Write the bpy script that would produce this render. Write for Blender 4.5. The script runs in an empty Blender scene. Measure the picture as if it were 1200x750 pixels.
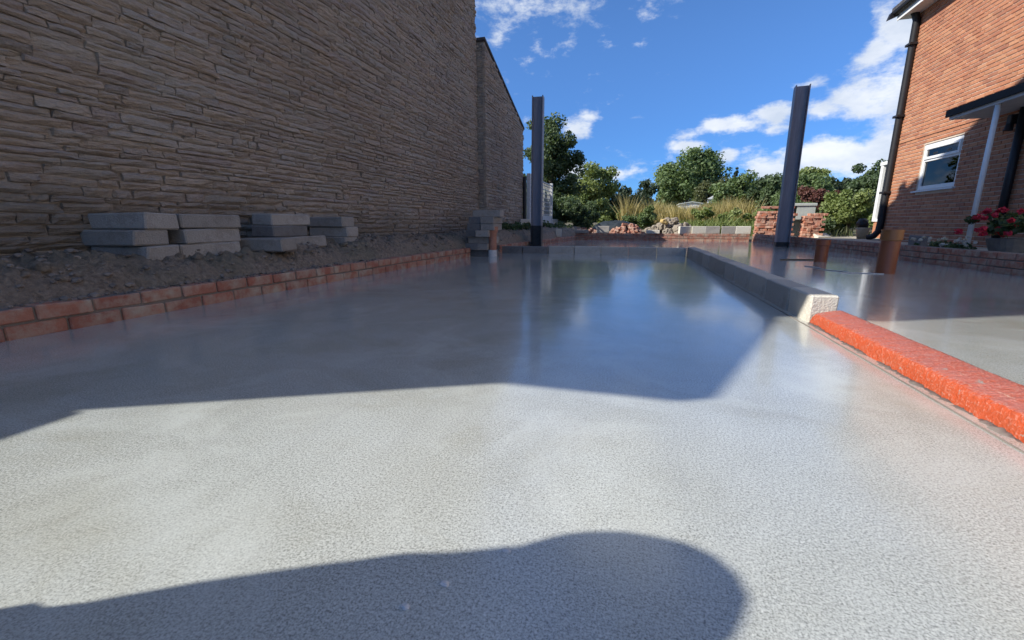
import bpy, bmesh, math, random
import numpy as np
from mathutils import Vector, Matrix, noise as mnoise

random.seed(7); RNG = np.random.default_rng(7)
sc = bpy.context.scene
COL = sc.collection
rad = math.radians

# ------------------------------------------------------------------ camera
CAM_H = 0.5
cam_d = bpy.data.cameras.new('camera'); cam = bpy.data.objects.new('camera', cam_d); COL.objects.link(cam)
cam_d.sensor_fit = 'HORIZONTAL'; cam_d.sensor_width = 36.0
cam_d.lens = 36.0 * 510.0 / 1200.0
cam_d.clip_start = 0.02; cam_d.clip_end = 2000.0
cam.location = (0, 0, CAM_H)
cam.rotation_euler = (rad(90 - 12.493), 0, rad(16.02))
sc.camera = cam

# ------------------------------------------------------------------ light
TAN_EL = 0.70
SUN_EL = math.atan(TAN_EL)
SUN_H = Vector((-0.898, -0.44)).normalized()          # horizontal direction towards the sun
sun_d = bpy.data.lights.new('sun', 'SUN'); sun_d.energy = 3.0; sun_d.angle = rad(0.53); sun_d.color = (1.0, 0.95, 0.87)
sun = bpy.data.objects.new('sun', sun_d); COL.objects.link(sun)
to_sun = Vector((SUN_H.x * math.cos(SUN_EL), SUN_H.y * math.cos(SUN_EL), math.sin(SUN_EL)))
sun.rotation_euler = to_sun.to_track_quat('Z', 'Y').to_euler()
sun.location = to_sun * 40

world = bpy.data.worlds.new('World'); sc.world = world; world.use_nodes = True
wt = world.node_tree; wt.nodes.clear()
def wn(t, **k):
    n = wt.nodes.new(t)
    for a, b in k.items(): setattr(n, a, b)
    return n
def wmath(op, a, b=None, c=None, clamp=False):
    n = wn('ShaderNodeMath', operation=op); n.use_clamp = clamp
    for i, v in enumerate((a, b, c)):
        if v is None: continue
        if isinstance(v, (int, float)): n.inputs[i].default_value = v
        else: wt.links.new(v, n.inputs[i])
    return n.outputs[0]
sky = wn('ShaderNodeTexSky', sky_type='NISHITA'); sky.sun_disc = False
sky.sun_elevation = SUN_EL; sky.sun_rotation = math.atan2(SUN_H.x, SUN_H.y)
sky.altitude = 60; sky.air_density = 0.75; sky.dust_density = 0.0; sky.ozone_density = 3.0
tc = wn('ShaderNodeTexCoord')
sep = wn('ShaderNodeSeparateXYZ'); wt.links.new(tc.outputs['Generated'], sep.inputs[0])
az = wmath('ARCTAN2', sep.outputs[0], sep.outputs[1])
el = wmath('ARCSINE', sep.outputs[2])
# a plane of cloud texture: direction divided by height
den = wmath('ADD', wmath('MAXIMUM', sep.outputs[2], 0.0), 0.10)
comb = wn('ShaderNodeCombineXYZ')
wt.links.new(wmath('DIVIDE', sep.outputs[0], den), comb.inputs[0]); wt.links.new(wmath('DIVIDE', sep.outputs[1], den), comb.inputs[1])
nz = wn('ShaderNodeTexNoise'); nz.inputs['Scale'].default_value = 2.1; nz.inputs['Detail'].default_value = 9; nz.inputs['Roughness'].default_value = 0.58
cmap = wn('ShaderNodeMapping'); cmap.inputs['Location'].default_value = (3.1, 1.4, 0); wt.links.new(comb.outputs[0], cmap.inputs[0])
wt.links.new(cmap.outputs[0], nz.inputs['Vector'])
nb = wn('ShaderNodeTexNoise'); nb.inputs['Scale'].default_value = 0.55; nb.inputs['Detail'].default_value = 3
wt.links.new(cmap.outputs[0], nb.inputs['Vector'])
nd = wn('ShaderNodeTexNoise'); nd.inputs['Scale'].default_value = 15.0; nd.inputs['Detail'].default_value = 8; nd.inputs['Roughness'].default_value = 0.62
mp = wn('ShaderNodeMapping'); mp.inputs['Scale'].default_value = (1, 1, 1.9); wt.links.new(tc.outputs['Generated'], mp.inputs[0])
wt.links.new(mp.outputs[0], nd.inputs['Vector'])
nd2 = wn('ShaderNodeTexNoise'); nd2.inputs['Scale'].default_value = 9.0; nd2.inputs['Detail'].default_value = 6; nd2.inputs['Roughness'].default_value = 0.55; wt.links.new(mp.outputs[0], nd2.inputs['Vector'])
fine = wmath('SUBTRACT', nd.outputs[0], 0.5)
cov = None
# cumulus heaps of this sky: azimuth, elevation, half widths (degrees), weight
HEAPS = [(-18.0, 25.5, 11.0, 6.5, .26), (-8.2, 11.0, 2.6, 1.5, .9), (-6.6, 12.3, 1.5, .7, .6), (7.6, 10.6, 2.6, 1.3, .95), (10.2, 10.6, 3.0, 1.2, .95), (13.0, 11.2, 2.6, 1.4, .9), (13.0, 9.8, 2.0, .8, .5),
         (4.6, 8.6, 3.2, 1.0, .85), (8.8, 7.4, 1.9, 1.3, .8), (21.0, 11.8, 4.2, 2.4, 1.1), (17.6, 11.0, 2.8, 1.4, .8), (16.0, 13.6, 1.5, .7, .4), (23.0, 17.2, 3.0, 2.4, 1.05), (21.0, 15.6, 2.0, 1.5, .8), (27.0, 19.5, 4.5, 3.0, 1.0),
         (18.5, 6.6, 5.5, 2.3, 1.05), (13.0, 5.8, 4.2, 1.5, .85), (24.0, 7.2, 4.6, 2.6, 1.05), (-2.5, 5.9, 3.2, 1.1, .62), (-9, 6.5, 4, 1.4, .6), (32, 10, 7, 3, 1.0)]
for (a0, e0, wa, we, wgt) in HEAPS:
    da = wmath('DIVIDE', wmath('SUBTRACT', az, rad(a0)), rad(wa))
    de = wmath('DIVIDE', wmath('SUBTRACT', el, rad(e0)), rad(we))
    r2 = wmath('ADD', wmath('MULTIPLY', da, da), wmath('MULTIPLY', de, de))
    m = wmath('MULTIPLY', wmath('SUBTRACT', 1.0, wmath('SQRT', r2)), wgt)
    cov = m if cov is None else wmath('SMOOTH_MAX', cov, m, 0.12)
cov = wmath('ADD', cov, wmath('MULTIPLY', fine, 2.3))
heap = wn('ShaderNodeMapRange', interpolation_type='SMOOTHSTEP'); heap.inputs[1].default_value = -0.02; heap.inputs[2].default_value = 0.62
wt.links.new(cov, heap.inputs[0])
# broken cumulus added over the rest of the dome for whiter fill light
pn = wn('ShaderNodeTexNoise'); pn.inputs['Scale'].default_value = 2.3; pn.inputs['Detail'].default_value = 2
pm_ = wn('ShaderNodeMapping'); pm_.inputs['Location'].default_value = (4.4, 2.1, 7.0); wt.links.new(tc.outputs['Generated'], pm_.inputs[0]); wt.links.new(pm_.outputs[0], pn.inputs['Vector'])
pc = wmath('ADD', wmath('MULTIPLY', wmath('SUBTRACT', pn.outputs[0], 0.52), 5.0), wmath('MULTIPLY', fine, 2.3))
patch = wn('ShaderNodeMapRange', interpolation_type='SMOOTHSTEP'); patch.inputs[1].default_value = 0.0; patch.inputs[2].default_value = 0.7; wt.links.new(pc, patch.inputs[0])
# thin streaks
g = wmath('ADD', nz.outputs[0], wmath('MULTIPLY', nb.outputs[0], 0.5))
gen = wn('ShaderNodeMapRange', interpolation_type='SMOOTHSTEP'); gen.inputs[1].default_value = 0.90; gen.inputs[2].default_value = 1.10; gen.inputs[4].default_value = 0.7
wt.links.new(g, gen.inputs[0])
mask = wmath('MAXIMUM', wmath('MULTIPLY', wmath('MAXIMUM', heap.outputs[0], patch.outputs[0]), 0.92), gen.outputs[0])
mask = wmath('MULTIPLY', mask, wmath('MULTIPLY', wmath('GREATER_THAN', sep.outputs[2], 0.0), 1.0))
ccol = wn('ShaderNodeMix', data_type='RGBA'); ccol.inputs['A'].default_value = (2.1, 2.35, 2.75, 1); ccol.inputs['B'].default_value = (3.2, 3.3, 3.45, 1)
shade = wn('ShaderNodeMapRange'); shade.inputs[1].default_value = 0.36; shade.inputs[2].default_value = 0.66; wt.links.new(nd2.outputs[0], shade.inputs[0])
wt.links.new(shade.outputs[0], ccol.inputs['Factor'])
skm = wn('ShaderNodeMix', data_type='RGBA', blend_type='MULTIPLY'); skm.inputs['Factor'].default_value = 1.0; skm.inputs['B'].default_value = (0.32, 0.465, 0.62, 1)
wt.links.new(sky.outputs[0], skm.inputs['A'])
# clear dry air: the horizon pales less than in the stock sky
hz = wn('ShaderNodeMapRange', interpolation_type='SMOOTHSTEP'); hz.inputs[1].default_value = rad(-2); hz.inputs[2].default_value = rad(24); wt.links.new(el, hz.inputs[0])
hzc = wn('ShaderNodeMix', data_type='RGBA'); hzc.inputs['A'].default_value = (0.36, 0.50, 0.64, 1); hzc.inputs['B'].default_value = (1, 1, 1, 1); wt.links.new(hz.outputs[0], hzc.inputs['Factor'])
skh = wn('ShaderNodeMix', data_type='RGBA', blend_type='MULTIPLY'); skh.inputs['Factor'].default_value = 1.0
wt.links.new(skm.outputs['Result'], skh.inputs['A']); wt.links.new(hzc.outputs['Result'], skh.inputs['B'])
mix = wn('ShaderNodeMix', data_type='RGBA'); wt.links.new(mask, mix.inputs['Factor'])
wt.links.new(skh.outputs['Result'], mix.inputs['A']); wt.links.new(ccol.outputs['Result'], mix.inputs['B'])
bg = wn('ShaderNodeBackground'); bg.inputs[1].default_value = 0.15
wo = wn('ShaderNodeOutputWorld'); wt.links.new(mix.outputs['Result'], bg.inputs[0]); wt.links.new(bg.outputs[0], wo.inputs[0])

vs = sc.view_settings; vs.view_transform = 'Standard'; vs.look = 'None'; vs.gamma = 1.0; vs.use_curve_mapping = False
vs.exposure = 1.12
sc.cycles.max_bounces = 6; sc.cycles.use_denoising = True; sc.cycles.transparent_max_bounces = 8

# ------------------------------------------------------------------ materials
def newmat(name):
    m = bpy.data.materials.new(name); m.use_nodes = True
    nt = m.node_tree; nt.nodes.clear()
    out = nt.nodes.new('ShaderNodeOutputMaterial'); p = nt.nodes.new('ShaderNodeBsdfPrincipled')
    nt.links.new(p.outputs[0], out.inputs[0])
    return m, nt, p
class NT:
    """short-hand for node trees"""
    def __init__(s, name): s.m, s.t, s.p = newmat(name)
    def n(s, t, **k):
        q = s.t.nodes.new(t)
        for a, b in k.items(): setattr(q, a, b)
        return q
    def l(s, a, b): s.t.links.new(a, b)
    def coord(s, kind='Object', scale=(1, 1, 1)):
        c = s.n('ShaderNodeTexCoord')
        mp = s.n('ShaderNodeMapping'); mp.inputs['Scale'].default_value = scale
        if kind == 'World':
            g = s.n('ShaderNodeNewGeometry'); s.l(g.outputs['Position'], mp.inputs[0])
        else: s.l(c.outputs[kind], mp.inputs[0])
        return mp.outputs[0]
    def noise(s, vec, scale, detail=4, rough=.55, dist=0):
        q = s.n('ShaderNodeTexNoise'); q.inputs['Scale'].default_value = scale; q.inputs['Detail'].default_value = detail
        q.inputs['Roughness'].default_value = rough; q.inputs['Distortion'].default_value = dist
        s.l(vec, q.inputs['Vector']); return q.outputs[0]
    def voro(s, vec, scale, out='Distance', feature='F1', rand=1):
        q = s.n('ShaderNodeTexVoronoi', feature=feature); q.inputs['Scale'].default_value = scale; q.inputs['Randomness'].default_value = rand
        s.l(vec, q.inputs['Vector']); return q.outputs[out]
    def ramp(s, fac, stops):
        q = s.n('ShaderNodeValToRGB'); e = q.color_ramp.elements
        while len(e) < len(stops): e.new(0.5)
        for i, (pz, c) in enumerate(stops):
            e[i].position = pz; e[i].color = (*c, 1) if len(c) == 3 else c
        s.l(fac, q.inputs[0]); return q.outputs[0]
    def mapr(s, v, a, b, c=0, d=1):
        q = s.n('ShaderNodeMapRange'); 
        for i, x in enumerate((a, b, c, d)): q.inputs[i + 1].default_value = x
        s.l(v, q.inputs[0]); return q.outputs[0]
    def mix(s, f, a, b, mode='MIX'):
        q = s.n('ShaderNodeMix', data_type='RGBA', blend_type=mode)
        for k, v in (('Factor', f), ('A', a), ('B', b)):
            sk = [i for i in q.inputs if i.name == k and (i.type == 'VALUE' if k == 'Factor' else i.type == 'RGBA')][0]
            if isinstance(v, (int, float)): sk.default_value = v
            elif isinstance(v, tuple): sk.default_value = (*v, 1) if len(v) == 3 else v
            else: s.l(v, sk)
        return [o for o in q.outputs if o.type == 'RGBA'][0]
    def math(s, op, a, b=None):
        q = s.n('ShaderNodeMath', operation=op)
        for i, v in enumerate((a, b)):
            if v is None: continue
            if isinstance(v, (int, float)): q.inputs[i].default_value = v
            else: s.l(v, q.inputs[i])
        return q.outputs[0]
    def attr(s, name='tone'):
        q = s.n('ShaderNodeAttribute'); q.attribute_name = name; return q.outputs['Fac']
    def orand(s): return s.n('ShaderNodeObjectInfo').outputs['Random']
    def bump(s, h, strength=.5, dist=.01, prev=None):
        q = s.n('ShaderNodeBump'); q.inputs['Strength'].default_value = strength; q.inputs['Distance'].default_value = dist
        s.l(h, q.inputs['Height'])
        if prev is not None: s.l(prev, q.inputs['Normal'])
        return q.outputs[0]
    def done(s, col=None, rough=None, nrm=None, **k):
        p = s.p
        for nm, v in (('Base Color', col), ('Roughness', rough), ('Normal', nrm)):
            if v is None: continue
            if isinstance(v, (int, float)): p.inputs[nm].default_value = v
            elif isinstance(v, tuple): p.inputs[nm].default_value = (*v, 1)
            else: s.l(v, p.inputs[nm])
        for nm, v in k.items(): p.inputs[nm.replace('_', ' ')].default_value = v
        return s.m
M = {}
def tone_of(s):   # individual tone: mesh tone plus object random, wrapped to 0..1
    return s.math('FRACT', s.math('ADD', s.attr(), s.orand()))

def mk_stone():
    s = NT('sandstone'); w = s.coord('World'); ws = s.coord('World', (5, 5, 26))
    t = s.attr()
    base = s.ramp(t, [(0, (.31, .265, .22)), (.2, (.48, .39, .305)), (.4, (.41, .355, .305)), (.6, (.46, .415, .355)), (.8, (.51, .415, .32)), (1, (.39, .325, .295))])
    n1 = s.noise(ws, 3.0, 8, .65); n2 = s.noise(w, 2.3, 4, .6); n3 = s.noise(w, 90, 3, .6)
    c = s.mix(s.mapr(n1, .25, .75), s.mix(1.0, base, (.62, .60, .58), 'MULTIPLY'), s.mix(1.0, base, (1.30, 1.26, 1.2), 'MULTIPLY'))
    c = s.mix(s.mapr(n2, .52, .72, 0, .55), c, (.34, .33, .285))
    c = s.mix(s.mapr(n3, .3, .7, 0, .35), c, (.54, .46, .38))
    sx = s.n('ShaderNodeSeparateXYZ'); s.l(w, sx.inputs[0]); nw = s.noise(w, 1.1, 6, .65)
    c = s.mix(s.mapr(s.noise(w, .55, 4, .55), .42, .62, 0, .45), c, s.mix(1.0, c, (.80, .74, .68), 'MULTIPLY'))
    mud = s.math('SUBTRACT', s.math('MULTIPLY', nw, 1.5), sx.outputs[2])
    c = s.mix(s.mapr(mud, -.05, .38, 0, .85), c, s.mix(n3, (.17, .148, .118), (.27, .235, .19)))
    b = s.bump(n1, 1.0, .03); b = s.bump(s.noise(w, 34, 5, .7), .6, .014, b); b = s.bump(n3, .5, .005, b)
    return s.done(c, .9, b)
M['stone'] = mk_stone()
def mk_mortar(name, a, b_, sc_=60):
    s = NT(name); w = s.coord('World'); n = s.noise(w, sc_, 6, .65); n2 = s.noise(w, 3, 4)
    c = s.mix(n, a, b_); c = s.mix(s.mapr(n2, .4, .7, 0, .5), c, tuple(x * .6 for x in a))
    return s.done(c, .95, s.bump(n, .6, .004))
M['stone_mortar'] = mk_mortar('stone_mortar', (.28, .245, .205), (.45, .395, .335))
M['mortar'] = mk_mortar('brick_mortar', (.58, .47, .36), (.74, .63, .51))
M['old_mortar'] = mk_mortar('grey_mortar', (.15, .13, .112), (.28, .24, .205))
def mk_brick(name, cols, dust, dustamt, rel=.6):
    s = NT(name); w = s.coord('World'); t = tone_of(s)
    k = len(cols) - 1
    base = s.ramp(t, [(i / k, c) for i, c in enumerate(cols)])
    n1 = s.noise(w, 28, 6, .65); n2 = s.noise(w, 140, 3, .6); n3 = s.noise(w, 9, 5, .65)
    c = s.mix(s.mapr(n1, .3, .75, 0, .8), base, s.mix(1.0, base, (.66, .62, .6), 'MULTIPLY'))
    c = s.mix(s.mapr(n3, .42, .7, 0, dustamt), c, dust)
    c = s.mix(s.mapr(n2, .55, .75, 0, .3), c, dust)
    return s.done(c, .88, s.bump(n2, rel, .0025, s.bump(n1, .5, .006)))
M['house_brick'] = mk_brick('house_brick', [(.46, .185, .090), (.54, .24, .125), (.38, .14, .075), (.53, .25, .13), (.34, .13, .075), (.49, .205, .105), (.43, .16, .085)], (.52, .28, .155), .2)
M['kerb_brick'] = mk_brick('kerb_brick', [(.36, .135, .088), (.42, .17, .11), (.31, .12, .085), (.38, .15, .092), (.44, .20, .135)], (.40, .32, .245), 1.15)
M['stack_brick'] = mk_brick('reclaimed_brick', [(.47, .16, .085), (.53, .22, .125), (.40, .125, .07), (.55, .27, .18), (.34, .11, .065)], (.58, .44, .34), .8)
def mk_block(name, a, b_, speck=.5):
    s = NT(name); w = s.coord('Object'); r = s.orand()
    n1 = s.noise(w, 7, 5, .6); n2 = s.noise(w, 130, 4, .7); v = s.voro(w, 95)
    c = s.mix(n1, a, b_); n4 = s.noise(w, 5, 6, .75)
    c = s.mix(s.mapr(n4, .52, .68, 0, .55), c, tuple(x * .55 * y for x, y in zip(a, (1, .92, .8))))
    c = s.mix(s.mapr(v, .0, .35, speck, 0), c, tuple(x * .45 for x in a))
    c = s.mix(s.mapr(n2, .5, .75, 0, .5), c, tuple(min(1, x * 1.35) for x in b_))
    hs = s.n('ShaderNodeHueSaturation'); s.l(c, hs.inputs['Color']); s.l(s.mapr(r, 0, 1, .82, 1.14), hs.inputs['Value'])
    h = s.math('ADD', n2, s.math('MULTIPLY', v, .6))
    return s.done(hs.outputs[0], .92, s.bump(h, .8, .005))
M['block'] = mk_block('concrete_block', (.265, .245, .218), (.38, .355, .318))
M['block_mid'] = mk_block('weathered_concrete_block', (.42, .395, .345), (.56, .53, .47))
M['block_pale'] = mk_block('pale_concrete_block', (.52, .49, .41), (.64, .60, .51), .3)
M['block_dark'] = mk_block('dark_concrete_block', (.13, .128, .125), (.20, .195, .19))
def mk_slab():
    s = NT('wet_concrete_slab'); w = s.coord('World')
    ns = s.noise(w, 330, 2, .6); nm = s.noise(w, 185, 3, .65, .2); nl = s.noise(w, 1.7, 5, .6); nl2 = s.noise(w, .55, 3, .5); v = s.voro(w, 170)
    c = s.ramp(s.math('ADD', s.math('MULTIPLY', ns, .55), s.math('MULTIPLY', nm, .45)), [(.34, (.20, .206, .19)), (.44, (.37, .384, .358)), (.52, (.505, .525, .49)), (.66, (.69, .71, .67))])
    c = s.mix(s.mapr(v, .0, .28, .38, 0), c, (.20, .205, .195))
    c = s.mix(s.mapr(nl, .36, .66, 0, .75), c, s.mix(1.0, c, (.80, .78, .72), 'MULTIPLY'))
    pt = s.noise(w, 2.1, 8, .68, .6); pb = s.noise(s.coord('World', (1, 1.6, 1)), 1.4, 6, .65, .5)
    c = s.mix(s.mapr(pt, .50, .66, 0, .5), c, (.60, .62, .575))
    c = s.mix(s.mapr(pb, .50, .64, 0, .42), c, s.mix(1.0, c, (.74, .70, .60), 'MULTIPLY'))
    c = s.mix(s.mapr(s.noise(w, 31, 4, .8), .70, .76, 0, .7), c, (.74, .75, .71))
    tr = s.noise(s.coord('World', (9, .8, 1)), 2.2, 4, .6)
    c = s.mix(s.mapr(tr, .5, .75, 0, .16), c, (.30, .30, .285))
    c = s.mix(s.mapr(nl2, .40, .62, 0, .30), c, s.mix(1.0, c, (.90, .97, 1.0), 'MULTIPLY'))
    r = s.mapr(nl, .3, .7, .07, .18)
    h = s.math('ADD', s.math('MULTIPLY', ns, .5), nm)
    # gentle trowel waves stretch the reflections
    wv = s.noise(w, 6, 3, .5)
    b = s.bump(h, .20, .0018, s.bump(wv, .05, .004))
    return s.done(c, r, b, IOR=1.5, Specular_IOR_Level=.70, Coat_Weight=.5, Coat_Roughness=.08, Coat_IOR=1.33)
M['slab'] = mk_slab()
def mk_orange():
    s = NT('orange_marking_paint'); w = s.coord('World'); g = s.n('ShaderNodeNewGeometry')
    n1 = s.noise(w, 14, 6, .7); n2 = s.noise(w, 120, 4, .7); wl = s.coord('World', (60, 6, 6)); n3 = s.noise(wl, 2, 4, .6)
    c = s.mix(s.mapr(n1, .35, .65), (.50, .072, .016), (.46, .085, .028))
    sn = s.n('ShaderNodeSeparateXYZ'); s.l(g.outputs['True Normal'], sn.inputs[0])
    c = s.mix(s.math('MULTIPLY', s.mapr(sn.outputs[2], .55, .95), s.mapr(s.noise(w, 30, 5, .7), .25, .6, .25, 1.0)), c, (.43, .14, .108))
    c = s.mix(s.mapr(n2, .52, .72, 0, .75), c, (.62, .30, .23))
    c = s.mix(s.mapr(n3, .63, .72, 0, .55), c, (.58, .40, .30))
    c = s.mix(s.mapr(s.noise(w, 21, 5, .75), .63, .68, 0, .85), c, (.33, .30, .26))
    return s.done(c, .48, s.bump(n2, .9, .006, s.bump(n1, .7, .012)))
M['orange'] = mk_orange()
def mk_simple(name, a, b_, scale=8, rough=.8, bump=.3, dist=.005, kind='World', **k):
    s = NT(name); w = s.coord(kind); n = s.noise(w, scale, 6, .62)
    return s.done(s.mix(s.mapr(n, .3, .7), a, b_), rough, s.bump(n, bump, dist), **k)
def mk_soil():
    s = NT('dark_soil'); w = s.coord('World')
    n1 = s.noise(w, 5, 7, .65); n2 = s.noise(w, 38, 6, .72); n3 = s.noise(w, 160, 3, .6); nl = s.noise(w, 1.3, 3, .5)
    c = s.ramp(n2, [(.28, (.10, .078, .058)), (.5, (.26, .205, .152)), (.68, (.40, .33, .255)), (.8, (.52, .46, .39))])
    c = s.mix(s.mapr(n1, .45, .68, 0, .7), c, (.31, .255, .195)); c = s.mix(s.mapr(nl, .45, .65, 0, .5), c, (.16, .16, .11))
    return s.done(c, .95, s.bump(n3, .6, .006, s.bump(n2, 1, .03)))
M['soil'] = mk_soil()
M['clod'] = mk_simple('soil_clods', (.10, .084, .070), (.30, .26, .22), 14, .95, .8, .01)
M['ground'] = mk_simple('rough_ground', (.085, .080, .045), (.17, .145, .085), 1.6, .95, .6, .05)
M['lawn'] = mk_simple('rough_lawn', (.06, .085, .028), (.12, .135, .05), 3, .95, .7, .05)
def mk_steel():
    s = NT('grey_primed_steel'); w = s.coord('World', (14, 14, 1.6)); n = s.noise(w, 2, 5, .6); n2 = s.noise(s.coord('World'), 22, 5, .65)
    c = s.mix(s.mapr(n, .35, .7), (.185, .182, .215), (.25, .246, .272)); c = s.mix(s.mapr(n2, .62, .75, 0, .5), c, (.36, .30, .27))
    return s.done(c, .5, s.bump(n2, .15, .002), Metallic=.15)
M['steel'] = mk_steel()
M['steel_black'] = mk_simple('black_bitumen_paint', (.010, .010, .011), (.028, .027, .027), 20, .55, .4, .003)
M['clay'] = mk_simple('clay_pipe', (.33, .14, .085), (.46, .22, .14), 18, .75, .4, .003)
M['cement'] = mk_simple('cement_smear', (.50, .49, .47), (.66, .65, .62), 30, .9, .5, .004)
M['brown_plastic'] = mk_simple('brown_drain_plastic', (.22, .066, .030), (.28, .095, .044), 9, .38, .12, .002)
M['ochre_plastic'] = mk_simple('ochre_drain_socket', (.27, .11, .036), (.35, .15, .052), 9, .4, .12, .002)
M['white'] = mk_simple('white_upvc', (.70, .71, .69), (.80, .80, .78), 3, .35, .05, .001)
M['sill_white'] = mk_simple('painted_sill', (.58, .62, .64), (.72, .75, .76), 6, .5, .1, .001)
M['grey_soffit'] = mk_simple('grey_soffit_board', (.50, .50, .50), (.62, .62, .61), 5, .6, .1, .002)
M['white_wood'] = mk_simple('weathered_white_wood', (.52, .52, .50), (.68, .68, .66), 12, .75, .3, .003)
M['black_plastic'] = mk_simple('black_plastic', (.006, .006, .007), (.014, .013, .016), 6, .55, .08, .001)
M['slate'] = mk_simple('dark_roof_tile', (.035, .033, .034), (.09, .085, .085), 12, .8, .5, .01)
M['felt'] = mk_simple('roof_felt', (.010, .010, .011), (.022, .022, .022), 30, .85, .4, .004)
M['paving'] = mk_simple('sandy_paving', (.36, .31, .23), (.50, .44, .34), 9, .9, .4, .006)
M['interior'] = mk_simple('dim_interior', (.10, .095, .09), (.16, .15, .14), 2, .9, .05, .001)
M['porcelain'] = mk_simple('pale_ornament', (.62, .60, .56), (.75, .73, .70), 9, .4, .05, .001)
M['grey_crate'] = mk_simple('pale_grey_plastic', (.38, .41, .38), (.52, .55, .50), 6, .55, .1, .002)
M['terracotta'] = mk_simple('grey_planter', (.10, .105, .10), (.17, .17, .16), 14, .8, .3, .003)
M['tan_pot'] = mk_simple('tan_pot', (.40, .29, .18), (.50, .38, .25), 14, .7, .3, .003)
M['bark'] = mk_simple('bark', (.060, .045, .033), (.13, .105, .08), 16, .95, .8, .02)
M['rock'] = mk_simple('pale_rubble', (.20, .165, .125), (.40, .345, .27), 11, .9, .7, .015, 'Object')
M['rock_gold'] = mk_simple('golden_rubble', (.50, .33, .10), (.62, .46, .20), 11, .9, .6, .015, 'Object')
M['tarp'] = mk_simple('dark_tarpaulin', (.016, .022, .024), (.04, .05, .055), 9, .45, .5, .01)
M['skin'] = mk_simple('skin', (.42, .24, .17), (.50, .30, .22), 20, .6, .1, .001)
M['jacket'] = mk_simple('dark_jacket', (.03, .035, .05), (.055, .06, .08), 40, .9, .3, .002)
M['hair'] = mk_simple('dark_hair', (.02, .014, .010), (.05, .035, .025), 60, .6, .5, .003)
M['wood'] = mk_simple('old_timber', (.10, .075, .055), (.18, .14, .10), 14, .9, .4, .004)
def mk_glass():
    s = NT('window_glass'); t = s.t
    tr = s.n('ShaderNodeBsdfTransparent'); gl = s.n('ShaderNodeBsdfGlossy'); gl.inputs['Roughness'].default_value = .01
    fr = s.n('ShaderNodeFresnel'); fr.inputs[0].default_value = 1.5
    mx = s.n('ShaderNodeMixShader'); s.l(s.math('MINIMUM', s.math('MULTIPLY', fr.outputs[0], 1.1), 1.0), mx.inputs[0]); s.l(tr.outputs[0], mx.inputs[1]); s.l(gl.outputs[0], mx.inputs[2])
    tr.inputs[0].default_value = (.82, .87, .86, 1)
    out = [n for n in t.nodes if n.type == 'OUTPUT_MATERIAL'][0]; t.nodes.remove(s.p); s.l(mx.outputs[0], out.inputs[0])
    return s.m
M['glass'] = mk_glass()
def mk_leaf(name, cols, transl=.3, rough=.55):
    s = NT(name); t = s.attr(); k = len(cols) - 1
    c = s.ramp(t, [(i / k, x) for i, x in enumerate(cols)])
    s.l(c, s.p.inputs['Base Color']); s.p.inputs['Roughness'].default_value = rough; s.p.inputs['Specular IOR Level'].default_value = .35
    tr = s.n('ShaderNodeBsdfTranslucent'); s.l(s.mix(1.0, c, (1.25, 1.25, .6), 'MULTIPLY'), tr.inputs[0])
    mx = s.n('ShaderNodeMixShader'); mx.inputs[0].default_value = transl
    out = [n for n in s.t.nodes if n.type == 'OUTPUT_MATERIAL'][0]
    s.l(s.p.outputs[0], mx.inputs[1]); s.l(tr.outputs[0], mx.inputs[2]); s.l(mx.outputs[0], out.inputs[0])
    return s.m
M['leaf_dark'] = mk_leaf('dark_leaves', [(.050, .078, .038), (.084, .125, .056), (.125, .175, .080)])
M['leaf_mid'] = mk_leaf('green_leaves', [(.085, .128, .050), (.135, .195, .074), (.20, .26, .11)])
M['leaf_light'] = mk_leaf('light_green_leaves', [(.12, .17, .052), (.20, .25, .08), (.28, .32, .125)])
M['leaf_olive'] = mk_leaf('olive_leaves', [(.070, .085, .036), (.115, .13, .056), (.165, .175, .085)])
M['leaf_red'] = mk_leaf('red_leaves', [(.085, .034, .032), (.15, .060, .052), (.215, .105, .08)])
M['leaf_far'] = mk_leaf('far_leaves', [(.040, .060, .036), (.058, .083, .048), (.08, .108, .062)])
M['dry_grass'] = mk_leaf('dry_grass', [(.26, .22, .085), (.42, .345, .15), (.56, .47, .25)], .35, .8)
M['petal_red'] = mk_leaf('crimson_petals', [(.34, .010, .035), (.48, .022, .06), (.60, .06, .11)], .35, .6)
M['petal_white'] = mk_leaf('white_petals', [(.55, .52, .50), (.7, .66, .64), (.8, .78, .77)], .3, .6)

# ------------------------------------------------------------------ helpers
ORG = {}                                           # world origin of each object we build
def org(o): return ORG.get(o, Vector((0, 0, 0)))
def tag(o, label=None, cat=None, group=None, kind=None):
    if label: o['label'] = label
    if cat: o['category'] = cat
    if group: o['group'] = group
    if kind: o['kind'] = kind
    return o
def empty(name, loc, label=None, cat=None, group=None, parent=None, kind=None):
    o = bpy.data.objects.new(name, None); COL.objects.link(o); o.empty_display_size = .1
    loc = Vector(loc); ORG[o] = loc
    if parent: o.parent = parent; o.location = loc - org(parent)
    else: o.location = loc
    return tag(o, label, cat, group, kind)
def link(name, me, parent=None, loc=(0, 0, 0), rot=(0, 0, 0), scale=(1, 1, 1)):
    """an object of mesh `me`, placed at world `loc` (parents are never rotated)"""
    o = bpy.data.objects.new(name, me); COL.objects.link(o)
    loc = Vector(loc); ORG[o] = loc
    if parent: o.parent = parent; o.location = loc - org(parent)
    else: o.location = loc
    o.rotation_euler = rot; o.scale = scale
    return o
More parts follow.
